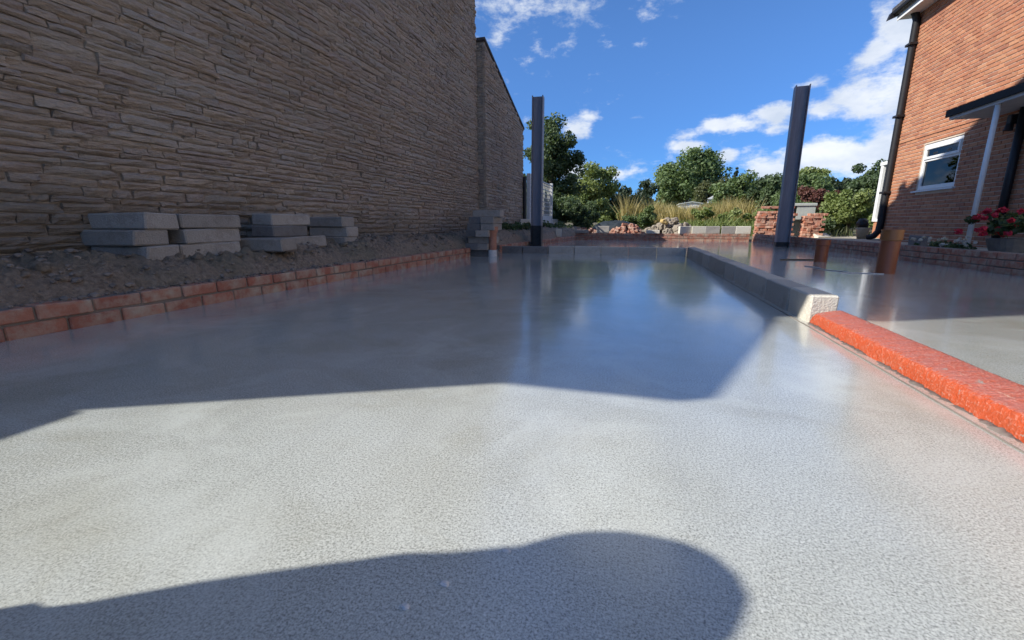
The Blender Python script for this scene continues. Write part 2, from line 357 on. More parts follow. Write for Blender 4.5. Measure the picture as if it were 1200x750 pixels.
class MB:
    def __init__(s): s.v = []; s.f = []; s.t = []; s.mi = []
    def add(s, vs, fs, tone=.5, mi=0):
        k = len(s.v); s.v += [tuple(v) for v in vs]; s.f += [tuple(i + k for i in f) for f in fs]
        s.t += list(tone) if hasattr(tone, '__len__') else [tone] * len(vs); s.mi += [mi] * len(fs)
    def box(s, x0, x1, y0, y1, z0, z1, tone=.5, mi=0):
        s.add([(x, y, z) for z in (z0, z1) for y in (y0, y1) for x in (x0, x1)],
              [(0, 2, 3, 1), (4, 5, 7, 6), (0, 1, 5, 4), (2, 6, 7, 3), (0, 4, 6, 2), (1, 3, 7, 5)], tone, mi)
    def cbox(s, x0, x1, y0, y1, z0, z1, c=.006, jit=0, tone=.5, mi=0):
        vs, fs = chamfer(x1 - x0, y1 - y0, z1 - z0, c, jit)
        cx, cy, cz = (x0 + x1) / 2, (y0 + y1) / 2, (z0 + z1) / 2
        s.add([(a + cx, b + cy, d + cz) for a, b, d in vs], fs, tone, mi)
    def tube(s, pts, rs, n=12, cap=True, tone=.5, mi=0, hollow=0):
        pts = [Vector(p) for p in pts]
        if not hasattr(rs, '__len__'): rs = [rs] * len(pts)
        vs = []; fs = []
        up = None
        for i, p in enumerate(pts):
            d = (pts[min(i + 1, len(pts) - 1)] - pts[max(i - 1, 0)])
            if d.length < 1e-9: d = Vector((0, 0, 1))
            d.normalize()
            if up is None: up = d.orthogonal().normalized()
            a = (up - d * up.dot(d)); a = a.normalized() if a.length > 1e-6 else d.orthogonal().normalized(); up = a
            b = d.cross(a)
            for k in range(n):
                th = 2 * math.pi * k / n; vs.append(p + (a * math.cos(th) + b * math.sin(th)) * rs[i])
        for i in range(len(pts) - 1):
            for k in range(n): fs.append((i * n + k, i * n + (k + 1) % n, (i + 1) * n + (k + 1) % n, (i + 1) * n + k))
        if cap: fs.append(tuple(range(n - 1, -1, -1))); fs.append(tuple(range((len(pts) - 1) * n, len(pts) * n)))
        s.add(vs, fs, tone, mi)
    def prism(s, poly, axis, a, b, tone=.5, mi=0):
        """extrude a 2-D polygon along an axis from a to b; poly gives the other two coordinates in order"""
        def P(u, v, w):
            return {'x': (w, u, v), 'y': (u, w, v), 'z': (u, v, w)}[axis]
        n = len(poly); vs = [P(u, v, a) for u, v in poly] + [P(u, v, b) for u, v in poly]
        fs = [(i, (i + 1) % n, (i + 1) % n + n, i + n) for i in range(n)] + [tuple(range(n - 1, -1, -1)), tuple(range(n, 2 * n))]
        s.add(vs, fs, tone, mi)
    def mesh(s, name, mats, off=Vector((0, 0, 0)), smooth=False):
        me = bpy.data.meshes.new(name)
        me.from_pydata([(v[0] - off.x, v[1] - off.y, v[2] - off.z) for v in s.v], [], s.f)
        if not isinstance(mats, (list, tuple)): mats = [mats]
        for m in mats: me.materials.append(M[m] if isinstance(m, str) else m)
        if any(s.mi): me.polygons.foreach_set('material_index', s.mi)
        at = me.attributes.new('tone', 'FLOAT', 'POINT'); at.data.foreach_set('value', s.t)
        if smooth: me.polygons.foreach_set('use_smooth', [True] * len(me.polygons))
        bm = bmesh.new(); bm.from_mesh(me); bmesh.ops.recalc_face_normals(bm, faces=bm.faces); bm.to_mesh(me); bm.free()
        me.update(); return me
    def build(s, name, mats, parent=None, loc=None, smooth=False):
        off = Vector(loc) if loc is not None else (org(parent) if parent else Vector((0, 0, 0)))
        return link(name, s.mesh(name, mats, off, smooth), parent, off)
def chamfer(sx, sy, sz, c, jit=0, r=random):
    hx, hy, hz = sx / 2, sy / 2, sz / 2
    vs = []; idx = {}
    for X in (-1, 1):
        for Y in (-1, 1):
            for Z in (-1, 1):
                j = [r.uniform(-jit, jit) for _ in range(3)] if jit else (0, 0, 0)
                for ax in range(3):     # the vertex lying on the face of axis ax
                    p = [X * (hx - (0 if ax == 0 else c)), Y * (hy - (0 if ax == 1 else c)), Z * (hz - (0 if ax == 2 else c))]
                    idx[(X, Y, Z, ax)] = len(vs); vs.append((p[0] + j[0], p[1] + j[1], p[2] + j[2]))
    fs = []
    for ax in range(3):
        o = [a for a in range(3) if a != ax]
        for S in (-1, 1):
            q = []
            for (u, w) in ((-1, -1), (1, -1), (1, 1), (-1, 1)):
                k = [0, 0, 0]; k[ax] = S; k[o[0]] = u; k[o[1]] = w; q.append(idx[(*k, ax)])
            fs.append(tuple(q))
        for u in (-1, 1):       # edges running along ax
            for w in (-1, 1):
                k0 = [0, 0, 0]; k0[ax] = -1; k0[o[0]] = u; k0[o[1]] = w; k1 = list(k0); k1[ax] = 1
                fs.append((idx[(*k0, o[0])], idx[(*k1, o[0])], idx[(*k1, o[1])], idx[(*k0, o[1])]))
    for X in (-1, 1):
        for Y in (-1, 1):
            for Z in (-1, 1): fs.append(tuple(idx[(X, Y, Z, a)] for a in range(3)))
    return vs, fs
def chamfer_mesh(name, size, c, jit, mat, tone=None, n=6):
    out = []
    for i in range(n):
        m = MB(); vs, fs = chamfer(*size, c, jit); m.add(vs, fs, random.random() if tone is None else tone); out.append(m.mesh(name, mat))
    return out
def cam_px(p):
    """rough size on the picture of one metre at point p (used only to choose which pieces become single parts)"""
    d = (Vector(p) - cam.location).length
    return 510.0 / max(d, .3)
def fbm(x, y, z=0, o=4): return mnoise.fractal(Vector((x, y, z)), 1.0, 2.0, o)

# ================================================================== LARGE STRUCTURE
# ---- ground sheet out to the horizon, rising gently behind the garden
def ground_z(x, y):
    base = -0.12
    if y > 13.9: base = -0.12 + min(1, (y - 13.9) / .6) * .22 + max(0, y - 16) * .018 * (1 if y < 90 else 90 / y)
    if x > 3.55 and y > 4: base = max(base, min(1, (x - 3.55) / .3) * .02 - .02)
    return base
m = MB()
xs = np.concatenate([-np.geomspace(700, 20, 12), np.arange(-19, 29, 1.2), np.geomspace(30, 700, 12)])
ys = np.concatenate([-np.geomspace(500, 5, 8), np.arange(-4, 13, 1.5), np.arange(13.6, 40, .8), np.geomspace(41, 1500, 22)])
nx, ny = len(xs), len(ys)
m.add([(x, y, ground_z(x, y) + (fbm(x * .6, y * .6) * .05 if y > 15 else 0)) for y in ys for x in xs],
      [(j * nx + i, j * nx + i + 1, (j + 1) * nx + i + 1, (j + 1) * nx + i) for j in range(ny - 1) for i in range(nx - 1)])
tag(m.build('ground', 'ground', smooth=True), kind='structure')

# ---- the new slab: one pour either side of the block upstand
m = MB(); m.box(-2.75, 3.62, -3.2, 14.02, -.25, 0)
tag(m.build('concrete_slab', 'slab'), kind='structure')

# ---- patio by the house
m = MB(); m.box(3.60, 5.72, -3.0, 13.2, -.25, .085); m.box(3.75, 16, 13.2, 16.5, -.25, .083)
patio = tag(m.build('patio', 'old_mortar'), kind='structure')
# paving slabs of the patio
pm = chamfer_mesh('paving_slab', (.595, .595, .05), .006, .002, 'paving', n=4)
k = 0
for iy in range(0, 30):
    for ix in range(0, 8):
        x = 3.95 + ix * .605; y = 4.3 + iy * .605
        if y < 13.2 and x > 5.45: continue
        if y > 16.2: continue
        link('paving_slab', pm[k % 4], patio, (x, y, .085 + random.uniform(-.003, .004)), (random.uniform(-.004, .004), random.uniform(-.004, .004), random.choice((0, math.pi / 2)))); k += 1

# ---- soil bank between brick kerb and the stone house
def kerb_x(y):       # outer (slab side) face of the kerb
    return -2.63 + (y - 0.5) * .024 if y < 7.2 else -2.30 + (y - 7.2) * .060
def bank_z(x, y):
    k = kerb_x(y) - .10
    u = (k - x) / .24
    top = .315 + .02 * math.sin(y * 1.7) + .05 * max(0, min(1, (y - 6) / 4))
    z = .135 + (top - .135) * (1 - math.exp(-max(0, u) * 2.1)) / (1 - math.exp(-2.1)) if u < 1 else top
    r = fbm(x * 5, y * 5) * .05 + abs(fbm(x * 11, y * 11, 3)) * .065 - .022 + fbm(x * 38, y * 38, 7) * .012
    return z + r * min(1, .25 + max(0, u) * 1.6) * (1.0 if x > -3.3 else .5)
m = MB()
ysb = np.concatenate([np.arange(-1.5, 1.0, .06), np.arange(1.0, 7.4, .018), np.arange(7.42, 17, .05)]); nu = 40
V = []
for y in ysb:
    k = kerb_x(y) - .09
    for i in range(nu):
        x = k + (-3.6 - k) * (i / (nu - 1)) ** 1.25; V.append((x, y, bank_z(x, y)))
m.add(V, [(j * nu + i, j * nu + i + 1, (j + 1) * nu + i + 1, (j + 1) * nu + i) for j in range(len(ysb) - 1) for i in range(nu - 1)])
bank = tag(m.build('soil_bank', 'soil', smooth=True), kind='structure')
# crumbs and clods lying on it
def rock_mesh(m, c, r, sq=(1, 1, .7), tone=.5, sub=1, rough=.3, seed=0):
    bm = bmesh.new(); bmesh.ops.create_icosphere(bm, subdivisions=sub, radius=1)
    vs = []
    for v in bm.verts:
        d = 1 + rough * mnoise.noise(v.co * 1.3 + Vector((seed * 3.1, seed * 1.7, seed))) + rough * .4 * mnoise.noise(v.co * 3.1 + Vector((seed, 0, seed)))
        vs.append((c[0] + v.co.x * d * r * sq[0], c[1] + v.co.y * d * r * sq[1], c[2] + v.co.z * d * r * sq[2]))
    m.add(vs, [[v.index for v in f.verts] for f in bm.faces], tone); bm.free()
m = MB()
for i in range(120):
    y = random.uniform(.5, 7.0); k = kerb_x(y) - .16; x = random.uniform(-3.3, k); r = random.uniform(.018, .045)
    rock_mesh(m, (x, y, bank_z(x, y) - r * .1), r, (random.uniform(.8, 1.5), random.uniform(.8, 1.5), .75), sub=2, rough=.7, seed=i * .71)
tag(m.build('earth_lumps', 'soil', smooth=True), 'half-buried lumps of earth along the soil bank', 'soil', kind='stuff')
m = MB()
for i in range(1900):
    y = random.uniform(.4, 9.5) if i % 3 else random.uniform(1.2, 4); k = kerb_x(y) - .1; x = random.uniform(-3.33, k) if i % 9 else random.uniform(k, k + .085)
    r = random.choice((.004, .005, .006, .008, .011, .018)) * random.uniform(.7, 1.3)
    rock_mesh(m, (x, y, (bank_z(x, y) if x < k else .136 - .0) + r * .25), r, (random.uniform(.8, 1.4), random.uniform(.8, 1.4), .7), sub=1, seed=i * .37)
tag(m.build('soil_clods', 'clod'), 'crumbs of soil and stone chips strewn over the bank', 'soil', kind='stuff')

# ================================================================== NEIGHBOUR'S STONE HOUSE
WX = -3.35                                            # face of the long stone wall
Y0, Y1 = 0.84, 9.07                                   # near and far corner of its gable end
EAVES, RIDGE = 7.44, 9.76; YM = (Y0 + Y1) / 2
def gable_h(y): return EAVES + (RIDGE - EAVES) * (1 - abs(y - YM) / (YM - Y0))
house = empty('stone_house', (WX - 3, YM, 0), 'tall house with coursed brown sandstone gable wall along the left', 'house')
m = MB(); m.prism([(Y0, -.2), (Y1, -.2), (Y1, EAVES), (YM, RIDGE), (Y0, EAVES)], 'x', -10.5, WX - .016)
m.build('wall', 'stone_mortar', house)
m = MB()
for s_, a, b in ((0, Y0 - .12, YM), (1, Y1 + .12, YM)):
    za = gable_h(Y0 if s_ == 0 else Y1) - .05
    m.prism([(a, za + .05), (b, RIDGE + .02), (b, RIDGE + .14), (a, za + .17)], 'x', -10.7, WX + .02)
m.build('roof', 'slate', house)
# lean-to at its near end, low garden wall beyond (both beside and behind the camera)
lean = empty('stone_lean_to', (WX - 1, 0.1, 0), 'low stone lean-to against the near end of the stone house', 'outbuilding')
m = MB(); m.prism([(-.20, -.2), (Y0 - .01, -.2), (Y0 - .01, 3.17), (-.20, 2.70)], 'x', -8, WX - .02); m.build('wall', 'stone_mortar', lean)
m = MB(); m.prism([(-.44, 2.70), (Y0 - .02, 3.18), (Y0 - .02, 3.26), (-.44, 2.79)], 'x', -8, WX + .02); m.build('roof', 'slate', lean)
m = MB(); m.prism([(.39, 3.62), (Y0 - .003, 3.46), (Y0 - .003, 7.3), (.39, 7.3)], 'x', -5.2, WX - .03); m.build('shadow_caster', 'stone_mortar', house)  # unseen mass added to step the house's shadow edge on the slab
gw = empty('garden_wall', (WX - .1, -4, 0), 'low stone garden wall running on from the lean-to', 'wall')
m = MB(); m.box(WX - .25, WX, -9, -.203, -.2, 1.39); m.build('wall', 'stone_mortar', gw)
m = MB()
for i in range(12): m.cbox(WX - .29, WX + .02, -8.96 + i * .73, -8.96 + i * .73 + .728, 1.395, 1.495, .01, .004, random.random())
m.build('coping', 'stone', gw)

# ---- coursed stones: generic layer for a wall facing +X (and the outrigger end facing -Y)
def course_wave(k, u): return .012 * mnoise.noise(Vector((u * .9, k * 7.3, 1.7))) + .006 * mnoise.noise(Vector((u * 4.1, k * 3.3, 9.1)))
def stone_piece(u0, u1, k0, zb, zt, rng, depth=.014, nu_=6):
    """verts in (u, z, d): d is how far the face stands proud"""
    g_ = .003
    nv = 3
    cols = []
    dep = depth * rng.uniform(.35, 1.5); tilt = rng.uniform(-.010, .012); twist = rng.uniform(-.008, .008)
    sd = rng.uniform(0, 99)
    jl = [rng.uniform(-.006, .006) for _ in range(2)]; jr = [rng.uniform(-.006, .006) for _ in range(2)]
    vs = []; L = u1 - u0
    for j in range(nv + 1):
        for i in range(nu_ + 1):
            a = i / nu_; b = j / nv
            lo = zb(u0 + a * L) + g_; hi = zt(u0 + a * L) - g_
            u = u0 + g_ + jl[0] * (1 - b) + jl[1] * b + a * (L - 2 * g_ + (jr[0] - jl[0]) * (1 - b) + (jr[1] - jl[1]) * b)
            z = lo + (hi - lo) * b
            edge_u = min(a, 1 - a) * L; edge_v = min(b, 1 - b) * (hi - lo)
            d = dep + tilt * (b - .5) * 2 + twist * (a - .5) * 2
            d += .016 * mnoise.noise(Vector((u * 9, z * 34, sd))) + .009 * mnoise.noise(Vector((u * 30, z * 60, sd)))
            if j == 0 or j == nv: z += .006 * mnoise.noise(Vector((u * 22, k0, sd)))
            if i in (0, nu_) or j in (0, nv): d = max(d - .006 - rng.uniform(0, .012), -.022)
            vs.append((u, z, d))
    fs = [(j * (nu_ + 1) + i, j * (nu_ + 1) + i + 1, (j + 1) * (nu_ + 1) + i + 1, (j + 1) * (nu_ + 1) + i) for j in range(nv) for i in range(nu_)]
    # skirt back to the mortar
    ring = [i for i in range(nu_ + 1)] + [j * (nu_ + 1) + nu_ for j in range(1, nv + 1)] + [nv * (nu_ + 1) + i for i in range(nu_ - 1, -1, -1)] + [j * (nu_ + 1) for j in range(nv - 1, 0, -1)]
    k = len(vs)
    for i in ring: vs.append((vs[i][0], vs[i][1], -.055))
    n = len(ring)
    fs += [(ring[(i + 1) % n], ring[i], k + i, k + (i + 1) % n) for i in range(n)]
    return vs, fs
def stone_wall(parent, u_lo, u_hi, z_lo, top_of, place, seed, hrange=(.034, .070), lrange=(.11, .46), keep=300, px=None, depth=.014):
    rng = random.Random(seed); pieces = []
    z = z_lo; k = 0
    while z < 9:
        h = rng.uniform(*hrange); u = u_lo - rng.uniform(0, .2); any_ = False
        zb = (lambda kk, zz: (lambda uu: zz + course_wave(kk, uu)))(k, z)
        zt = (lambda kk, zz: (lambda uu: zz + course_wave(kk, uu)))(k + 1, z + h)
        while u < u_hi:
            L = rng.uniform(*lrange) if rng.random() > .12 else rng.uniform(.09, .16)
            a, b = max(u, u_lo), min(u + L, u_hi); u += L
            if b - a < .06: continue
            if z + h > top_of((a + b) / 2) - .01: continue
            any_ = True
            if h > .072 and rng.random() < .25 and b - a > .2:       # two thin stones in one course
                f = rng.uniform(.4, .6); zm = (lambda f_, A, B: (lambda uu: A(uu) * (1 - f_) + B(uu) * f_))(f, zb, zt)
                pieces.append((a, b, k, zb, zm)); pieces.append((a, b, k + .5, zm, zt))
            else: pieces.append((a, b, k, zb, zt))
        if not any_ and z > z_lo + 1: break
        z += h; k += 1
    def score(p):
        u = (p[0] + p[1]) / 2; q = place(u, p[3](u), 0); s_ = cam_px(q)
        v = Vector(q) - cam.location; fw = cam.matrix_world.to_3x3() @ Vector((0, 0, -1)); rt = cam.matrix_world.to_3x3() @ Vector((1, 0, 0)); up_ = cam.matrix_world.to_3x3() @ Vector((0, 1, 0))
        f = v.dot(fw)
        if f < .2 or abs(v.dot(rt)) / f > 1.2 or v.dot(up_) / f > .75: return 0
        return s_ * s_ * (p[1] - p[0]) * (p[4](u) - p[3](u))
    pieces.sort(key=score, reverse=True)
    rest = MB()
    for n_, p in enumerate(pieces):
        vs, fs = stone_piece(*p[:5], rng, depth)
        W = [place(*v) for v in vs]; tone = rng.random()
        if n_ < keep:
            mm = MB(); mm.add(W, fs, tone); c = place((p[0] + p[1]) / 2, p[3](p[0]), 0); mm.build('stone', 'stone', parent, None)
        else: rest.add(W, fs, tone)
    if rest.v: tag(rest.build('upper_stones', 'stone', parent), kind='stuff')
    return len(pieces)
bpy.context.view_layer.update()
n_st = stone_wall(house, Y0, Y1, .14, lambda y: min(gable_h(y) - .02, 5.6 if y > 3 else 4.2), lambda u, z, d: (WX + d, u, z), 3)

# ---- outrigger at the far end, its roof falling away
OX = -3.18
out = empty('stone_outrigger', (OX - 1, 10.6, 0), 'lower stone outbuilding with roofline falling away behind the tall wall', 'outbuilding')
def out_h(y): return 4.05 - (y - 9.09) * (1.04 / 3.1)
m = MB(); m.prism([(9.13, -.2), (12.19, -.2), (12.19, out_h(12.19)), (9.13, out_h(9.13))], 'x', -9, OX - .016); m.build('wall', 'stone_mortar', out)
stone_wall(out, 9.10, 12.2, .25, lambda y: out_h(y) - .0, lambda u, z, d: (OX + d, u, z), 11, (.05, .08), (.18, .5), keep=120, depth=.013)
stone_wall(out, -.30, .0, .25, lambda u: 4.03, lambda u, z, d: (OX - .03 + u, 9.13 - d, z), 12, (.06, .11), (.16, .3), keep=0, depth=.013)
m = MB(); m.prism([(9.08, out_h(9.08) + .0), (12.26, out_h(12.26)), (12.26, out_h(12.26) + .05), (9.08, out_h(9.08) + .05)], 'x', -9, OX + .015); m.build('coping', 'slate', out)
m = MB(); m.tube([(OX + .06, 12.12, .3), (OX + .06, 12.12, 1.75)], .045, 10); m.build('downpipe', 'black_plastic', out)
# slim flue on the far roof slope
m = MB(); yf = 7.86; m.tube([(WX - .25, yf, gable_h(yf) - .2), (WX - .25, yf, gable_h(yf) + .38)], .10, 12); m.tube([(WX - .25, yf, gable_h(yf) + .37), (WX - .25, yf, gable_h(yf) + .45)], .14, 12); m.build('flue', 'clay', house)

# ================================================================== BRICK KERB
brickm = chamfer_mesh('brick', (.2125, .1025, .065), .005, .003, 'kerb_brick', n=8)
def brick_run(parent, p0, p1, courses, z0, top_broken=False, off=0):
    p0 = Vector((*p0, 0)); p1 = Vector((*p1, 0)); d = (p1 - p0); L = d.length; d.normalize(); ang = math.atan2(d.y, d.x)
    for c in range(courses):
        s_ = (-.1125 if c % 2 else 0) + off
        while s_ < L:
            a = max(s_, 0); b = min(s_ + .2125, L)
            if b - a > .05 and not (top_broken and c == courses - 1 and random.random() < .10):
                q = p0 + d * ((a + b) / 2)
                link('brick', random.choice(brickm), parent, (q.x + random.uniform(-.004, .004), q.y, z0 + c * .075 + .0325), (random.uniform(-.02, .02), random.uniform(-.01, .01), ang + random.uniform(-.012, .012)), ((b - a) / .2125, 1, 1))
            s_ += .2225
def mortar_run(parent, p0, p1, z0, z1, w=.082):
    p0 = Vector((*p0, 0)); p1 = Vector((*p1, 0)); d = (p1 - p0).normalized(); n = Vector((-d.y, d.x, 0)) * w / 2
    m = MB(); cs = [p0 - n, p1 - n, p1 + n, p0 + n]
    m.add([(c.x, c.y, z) for z in (z0, z1) for c in cs], [(3, 2, 1, 0), (4, 5, 6, 7), (0, 1, 5, 4), (1, 2, 6, 5), (2, 3, 7, 6), (3, 0, 4, 7)])
    return m.build('mortar', 'old_mortar', parent)
kb = empty('brick_kerb', (-2.65, 3, 0), 'two-course red brick kerb between soil bank and slab, below the stone wall', 'kerb')
ka, kc = (kerb_x(-.4) - .052, -.4), (kerb_x(6.35) - .052, 6.35)
mortar_run(kb, ka, kc, -.08, .132); brick_run(kb, ka, kc, 2, -.006)
kb2 = empty('brick_kerb', (-2.2, 10, 0), 'red brick kerb past the grey steel post, below the white trellis', 'kerb')
ka, kc = (kerb_x(7.25) - .052, 7.25), (kerb_x(13.95) - .052, 13.95)
mortar_run(kb2, ka, kc, -.08, .132); brick_run(kb2, ka, kc, 2, -.006)
FY = 14.05
fw_ = empty('brick_kerb', (.5, FY, 0), 'low red brick wall across the far end of the slab', 'kerb')
ka, kc = (kerb_x(13.95) - .05, FY), (3.02, FY)
mortar_run(fw_, ka, kc, -.08, .205); brick_run(fw_, ka, kc, 3, -.008)

# ---- low wall on the house side
LW = [(3.09, 14.0), (3.47, 8.6), (3.58, 5.3), (3.60, 1.5)]
lw = empty('low_brick_wall', (3.5, 8, 0), 'low dark red brick wall edging the slab in front of the house', 'wall')
for a, b in zip(LW[:-1], LW[1:]):
    a2 = (a[0] + .055, a[1]); b2 = (b[0] + .055, b[1])
    mortar_run(lw, a2, b2, -.08, .212); brick_run(lw, a2, b2, 3, -.006, off=random.uniform(-.1, 0))

# ================================================================== BLOCK UPSTAND AND ORANGE KERB
BH, BW = .14, .125
def block_obj_mesh(name, size, mat, c=.006, jit=.0025, n=1): return chamfer_mesh(name, size, c, jit, mat, n=n)
bm_up = block_obj_mesh('block', (.434, BW, BH + .06), 'block_mid', n=4); bm_pale = block_obj_mesh('block', (.30, BW, BH + .06), 'block_pale', .008, .004)
uw = empty('block_upstand', (.8, 5, 0), 'long row of grey concrete blocks dividing the two slab bays', 'wall')
P0 = Vector((.865 + BW / 2, 2.54, 0)); P1 = Vector((.74 + BW / 2, 7.42, 0)); d = (P1 - P0); L = d.length; d.normalize(); ang = math.atan2(d.y, d.x)
s_ = 0; i = 0
while s_ < L - .1:
    ln = .44 if i else .32
    ln = min(ln, L - s_)
    q = P0 + d * (s_ + ln / 2)
    link('block', bm_pale[0] if i == 0 else bm_up[i % 4], uw, (q.x + random.uniform(-.003, .003), q.y, BH / 2 - .03 + random.uniform(-.002, .002)), (random.uniform(-.006, .006), 0, ang + random.uniform(-.004, .004)), ((ln - .006) / (.30 if i == 0 else .434), 1, 1))
    s_ += ln; i += 1
# rough broken end of the first block
cw = empty('block_upstand', (-.7, 7.42, 0), 'short row of grey concrete blocks across the slab to the steel post', 'wall')
x = .74 - .01; i = 0
while x > -1.05:
    ln = .44
    link('block', bm_up[(i + 1) % 4], cw, (x - ln / 2, 7.48 + random.uniform(-.004, .004), .062 - .03), (0, random.uniform(-.004, .004), random.uniform(-.006, .006)), (1, .9, .92)); x -= ln + .003; i += 1
dk = block_obj_mesh('block', (.434, BW, .19), 'block_dark', n=2)
while x > -2.35:
    link('block', dk[i % 2] if i % 3 != 1 else bm_up[0], cw, (x - .22, 7.42 + random.uniform(-.01, .01), .030), (0, random.uniform(-.008, .008), random.uniform(-.02, .02)), (1, 1, .9)); x -= .443; i += 1

# orange painted kerb
def orange_kerb():
    ok = empty('painted_kerb', (.95, 1.2, 0), 'rounded concrete kerb sprayed bright orange at the right', 'kerb')
    prof = [(-.006, -.03), (0, .0), (.002, .03), (.004, .048), (.009, .057), (.018, .061), (.066, .071), (.108, .080), (.120, .078), (.126, .068), (.130, .03), (.133, -.03)]
    ysl = np.concatenate([np.linspace(2.52, .8, 420), np.linspace(.79, -2.2, 150)]); V = []; n = len(prof)
    for yy in ysl:
        bx_ = .868 + (2.53 - yy) * .016
        for j, (a, b) in enumerate(prof):
            w = .002 * fbm(yy * 6, j * .6, 2) + .002 * fbm(yy * 40, j * 1.3, 5) + .0025 * fbm(yy * 110, j * 2.1, 9)
            e = min(1, (2.52 - yy) / .05 + .25)
            V.append((bx_ + a - w * .8, yy + (.003 * fbm(j, yy * 20)), b * (e ** .5 if b > 0 else 1) + w))
    m = MB(); m.add(V, [(j * n + i, j * n + i + 1, (j + 1) * n + i + 1, (j + 1) * n + i) for j in range(len(ysl) - 1) for i in range(n - 1)] + [tuple(range(n))])
    m.build('kerb', 'orange', ok, smooth=True)
    # unpainted cement fillet at its foot
    m = MB(); V = []; pr = [(-.030, -.02), (-.028, -.004), (-.016, -.0025), (.004, .004), (.006, -.02)]; n = 5
    for yy in ysl:
        bx_ = .868 + (2.53 - yy) * .016
        for j, (a, b) in enumerate(pr):
            w = .007 * fbm(yy * 12, j * .5, 8) + .004 * fbm(yy * 40, j, 3)
            V.append((bx_ + a + (w * .6 if j < 3 else 0), yy, b + (w * 1.5 if 1 < j < 4 else 0)))
    m.add(V, [(j * n + i, j * n + i + 1, (j + 1) * n + i + 1, (j + 1) * n + i) for j in range(len(ysl) - 1) for i in range(n - 1)])
    m.build('cement_fillet', 'old_mortar', ok, smooth=True)
orange_kerb()
# pale edge strip between slab and upstand
m = MB(); V = []; ysl = np.linspace(7.38, -2.2, 260)
for yy in ysl:
    bx_ = (.868 + (2.53 - yy) * .016 if yy < 2.53 else .865 - (yy - 2.54) * .0256) - .036 + .003 * fbm(yy * 2.2, 4)
    for (a, b) in ((-.0025, -.01), (-.002, .003), (.001, .0035), (.0025, -.01)): V.append((bx_ + a, yy, b))
m.add(V, [(j * 4 + i, j * 4 + i + 1, (j + 1) * 4 + i + 1, (j + 1) * 4 + i) for j in range(len(ysl) - 1) for i in range(3)])
tag(m.build('edge_strip', 'old_mortar'), 'thin pale edging strip along the foot of block row and orange kerb', 'edging')

# ================================================================== STEEL POSTS, PIPES, PILLAR
def steel_post(x, y, h, w, d, zblack, label, rz=0, base=.0):
    p = empty('steel_post', (x, y, base), label, 'steel post', 'grey steel H-section posts')
    t = .016
    def sect(m, z0, z1, g=0):
        for (a, b, c, e) in ((-w / 2 - g, -w / 2 + t + g, -d / 2 - g, d / 2 + g), (w / 2 - t - g, w / 2 + g, -d / 2 - g, d / 2 + g), (-w / 2 + t + g, w / 2 - t - g, -t / 2 - g, t / 2 + g)):
            pts = [(a, c), (b, c), (b, e), (a, e)]
            cr, sr = math.cos(rz), math.sin(rz)
            pts = [(x + u * cr - v * sr, y + u * sr + v * cr) for u, v in pts]
            m.prism(pts, 'z', z0, z1)
    m = MB(); sect(m, base + zblack + .0, h); m.build('shaft', 'steel', p)
    m = MB(); sect(m, base - .2, base + zblack - .001, .002); m.build('painted_foot', 'steel_black', p)
    return p
steel_post(-2.04, 8.95, 2.90, .215, .21, .46, 'grey steel post with black foot standing before the trellis', rad(4))
steel_post(3.05, 11.08, 3.27, .26, .25, .10, 'taller grey steel post beside the stacks of red bricks', rad(-6))

def pipe(name, x, y, r, h, label, tilt=(0, 0), collar='ochre_plastic', collar_h=.10, body='brown_plastic', r2=None):
    p = empty(name, (x, y, 0), label, 'pipe')
    T = lambda z: (x + tilt[0] * z, y + tilt[1] * z, z)
    m = MB(); m.tube([T(-.05), T(h - collar_h + .01)], r, 32, cap=True); m.build('barrel', body, p, smooth=False)
    m = MB(); rc = r2 or r * 1.13
    ring = [(h - collar_h - .012, r * 1.0), (h - collar_h, rc), (h - .012, rc), (h - .01, rc * 1.05), (h, rc * 1.05), (h, rc * .88), (h - .10, rc * .86)]
    m.tube([T(z) for z, _ in ring], [q for _, q in ring], 32, cap=False); m.build('socket', collar, p)
    return p
for o in ():
    pass
pipe('drain_pipe', 2.45, 5.36, .080, .44, 'tall brown plastic drain pipe with ochre socket rising from the wet slab', (.01, 0))
pipe('drain_pipe', 2.36, 6.80, .074, .29, 'shorter brown drain pipe stub farther back on the slab', (.0, 0), 'brown_plastic', .07)
cp = pipe('clay_pipe', -2.19, 6.52, .062, .455, 'terracotta clay pipe standing against the block pillar', (.02, 0), 'clay', .075, 'clay', .082)
m = MB(); m.tube([(-2.19, 6.52, -.03), (-2.189, 6.52, .075), (-2.188, 6.52, .10)], [.070, .066, .0625], 24); m.build('cement_collar', 'cement', cp)

# pillar of loose blocks at the end of the kerb
pl = empty('block_pillar', (-2.4, 6.6, 0), 'rough pillar of stacked concrete blocks at the end of the brick kerb', 'pillar')
bk = block_obj_mesh('block', (.44, .215, .1), 'block', n=3); bkd = block_obj_mesh('block', (.44, .215, .1), 'block_dark', n=2)
for (x, y, z, rz, mm) in [(-2.37, 6.60, .0, .05, bkd[0]), (-2.48, 6.62, .1, 1.5, bkd[1]), (-2.34, 6.62, .1, 1.6, bk[0]), (-2.36, 6.60, .2, .06, bk[1]), (-2.47, 6.62, .3, 1.55, bkd[0]), (-2.32, 6.60, .3, 1.62, bk[2]),
                          (-2.45, 6.64, .4, 1.52, bkd[1]), (-2.24, 6.63, .4, 1.60, bk[0]), (-2.44, 6.66, .5, 1.57, bkd[0]), (-2.23, 6.62, .5, 1.55, bk[2]), (-2.27, 6.58, .6, .03, bk[1])]:
    link('block', mm, pl, (x, y, z + .05), (0, 0, rz))

